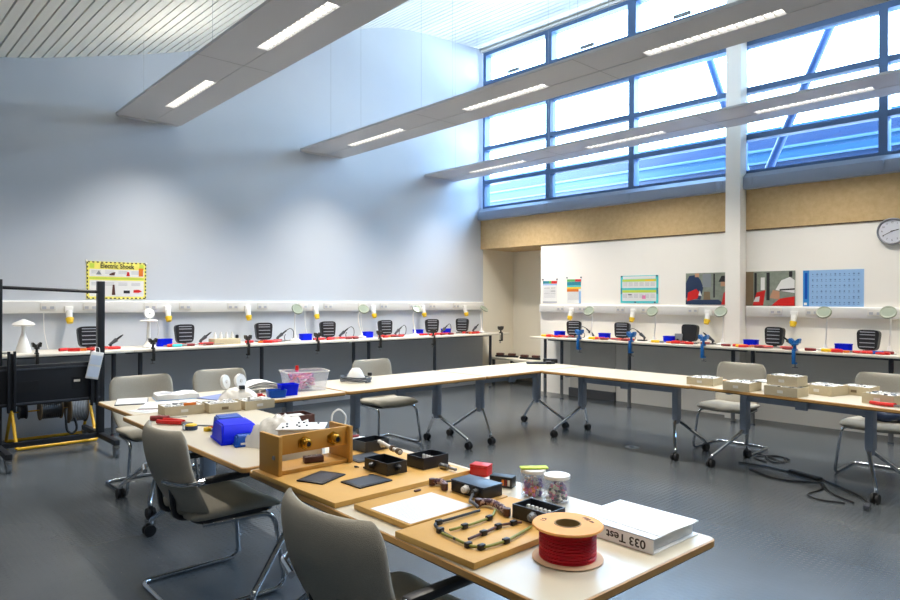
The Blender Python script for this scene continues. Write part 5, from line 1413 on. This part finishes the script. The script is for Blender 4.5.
# open blue tubs and clear tub
def opentub(label, x, y, rz, L, W, H, mat, name='open_tub', group='blue open tubs beside the clear tub', flare=0.86, k=0.005):
    t = thing(name, label, 'tub', (x, y, TZ), rz, group)
    l = L / 2; w = W / 2; f = flare
    o = rrect(-l, l, -w, w, 0.015, 3); i = rrect(-l + k, l - k, -w + k, w - k, 0.012, 3); n = len(o)
    b = B()
    for a in range(n):
        c = (a + 1) % n
        b.poly([(o[a][0] * f, o[a][1] * f, 0), (o[c][0] * f, o[c][1] * f, 0), (*o[c], H), (*o[a], H)]); b.poly([(*o[a], H), (*o[c], H), (*i[c], H), (*i[a], H)])
        b.poly([(*i[a], H), (*i[c], H), (i[c][0] * f, i[c][1] * f, k), (i[a][0] * f, i[a][1] * f, k)])
    b.poly([(x_ * f, y_ * f, k) for x_, y_ in i]); b.poly([(x_ * f, y_ * f, 0) for x_, y_ in o][::-1])
    bmesh.ops.remove_doubles(b.bm, verts=b.bm.verts, dist=1e-6)
    b.build('tub_shell', mat, t, angle=30)
    return t, o
opentub('low mid blue open tub in front of the clear tub', 3.60, -6.10, R(75), 0.15, 0.11, 0.06, blue_mid)
opentub('bright blue open tub touching the clear tub', 3.545, -5.965, R(80), 0.15, 0.12, 0.09, blue_pl)
t, o = opentub('clear plastic tub full of pink and purple tangled wire', 3.36, -5.70, R(76), 0.37, 0.25, 0.165, tubclear, 'clear_tub', None, 0.84)
oo = rrect(-0.19, 0.19, -0.13, 0.13, 0.018, 3); ii = rrect(-0.181, 0.181, -0.121, 0.121, 0.015, 3)
b = B()
for a in range(len(oo)):
    c = (a + 1) % len(oo)
    b.poly([(*oo[a], 0.158), (*oo[c], 0.158), (*oo[c], 0.168), (*oo[a], 0.168)]); b.poly([(*oo[a], 0.168), (*oo[c], 0.168), (*ii[c], 0.168), (*ii[a], 0.168)]); b.poly([(*oo[a], 0.158), (*oo[c], 0.158), (*ii[c], 0.158), (*ii[a], 0.158)])
b.build('tub_rim', bagclear, t, angle=30)
rnd = random.Random(21); b = B(); ms = [pink, purple, M('magenta wire', (206, 70, 150), 0.4), red_pl, paper, pink]
for k in range(70):
    P = [(rnd.uniform(-0.13, 0.07), rnd.uniform(-0.085, 0.085), rnd.uniform(0.015, 0.145)) for _ in range(4)]
    b.mi = rnd.randrange(6); b.tube(spline(P, 5), 0.0065, 5)
o = b.build('tangled_wire', ms, t, angle=60); o['kind'] = 'stuff'
t = thing('glue_bottle', 'red capped stick standing up in the clear tub', 'bottle', (3.27, -5.72, TZ + 0.012), 0)
b = B(); b.cyl((0, 0, 0), (0, 0, 0.15), 0.014, seg=14); b.build('bottle_body', pink, t)
b = B(); b.cyl((0, 0, 0.1501), (0, 0, 0.19), 0.016, 0.014, 14); b.build('bottle_cap', red_pl, t)
# cone with coiled cable
t = thing('cone_speaker', 'white cone standing on the table inside a coil of grey cable', 'cone', (3.20, -5.05, TZ))
b = B(); b.lathe([(0.02, 0), (0.098, 0), (0.10, 0.02), (0.055, 0.105), (0.035, 0.128), (0.01, 0.132)], seg=32); b.build('cone_body', white_plastic, t)
t = thing('coiled_cable', 'loose coil of grey cable lying around the white cone', 'cable', (3.20, -5.05, TZ))
P = []
for k in range(76):
    a = 2 * PI * k / 25; P.append((0.155 * math.cos(a) * (1 + 0.05 * math.sin(k * 1.1)), 0.135 * math.sin(a) * (1 + 0.05 * math.cos(k * 0.7)), 0.008 + 0.0145 * k / 25 + 0.004 * math.sin(k)))
b = B(); b.tube(P, 0.0068, 8); b.build('cable_coil', dark_steel, t, angle=60)
b = B(); b.box(-0.02, 0.02, -0.014, 0.014, 0, 0.03, 0.004, M2=TR(0.10, 0.09, 0.06) @ RZ(0.7)); b.build('plug', black, t)
# trays on the far table
G2 = 'card trays on the far table'
tray('card tray at the end of the far table next to the bare table', 5.50, -2.72, R(2), 0.25, 0.22, 0.068, TZ, 41, G2)
tray('second card tray of the far table, a white paper spilling over its side', 5.905, -2.86, R(-3), 0.235, 0.23, 0.075, TZ, 42, G2)
tray('lower card tray of the stacked pair on the far table', 6.29, -2.915, R(-6), 0.27, 0.20, 0.075, TZ, 43, G2)
tray('upper card tray of the stacked pair on the far table', 6.285, -2.885, R(-6), 0.25, 0.18, 0.078, TZ + 0.0835, 44, G2)
tray('widest card tray of the far table, right behind the stacked pair', 6.485, -2.59, R(-14), 0.25, 0.24, 0.080, TZ, 45, G2)
tray('card tray at the rear edge of the far table before the bag chair', 6.69, -2.40, R(-8), 0.23, 0.20, 0.072, TZ, 46, G2, tag_m=card_dark)
tray('card tray with red pliers leaning before it on the far table', 6.975, -2.84, R(-16), 0.23, 0.20, 0.078, TZ, 47, G2)
b = B(); b.box(-0.09, 0.09, -0.07, 0.07, 0, 0.003); o = b.build('paper_slip', paper); o.location = (6.08, -2.77, TZ + 0.0755 + 0.009); o.rotation_euler = (0, R(0), R(-20)); tag(o, 'white paper slip bridging the second tray and the stacked trays', 'paper')
pliers('red handled pliers lying before the last card tray of the far table', 7.07, -2.985, TZ, R(-20), red_pl, 'tools on the far table')
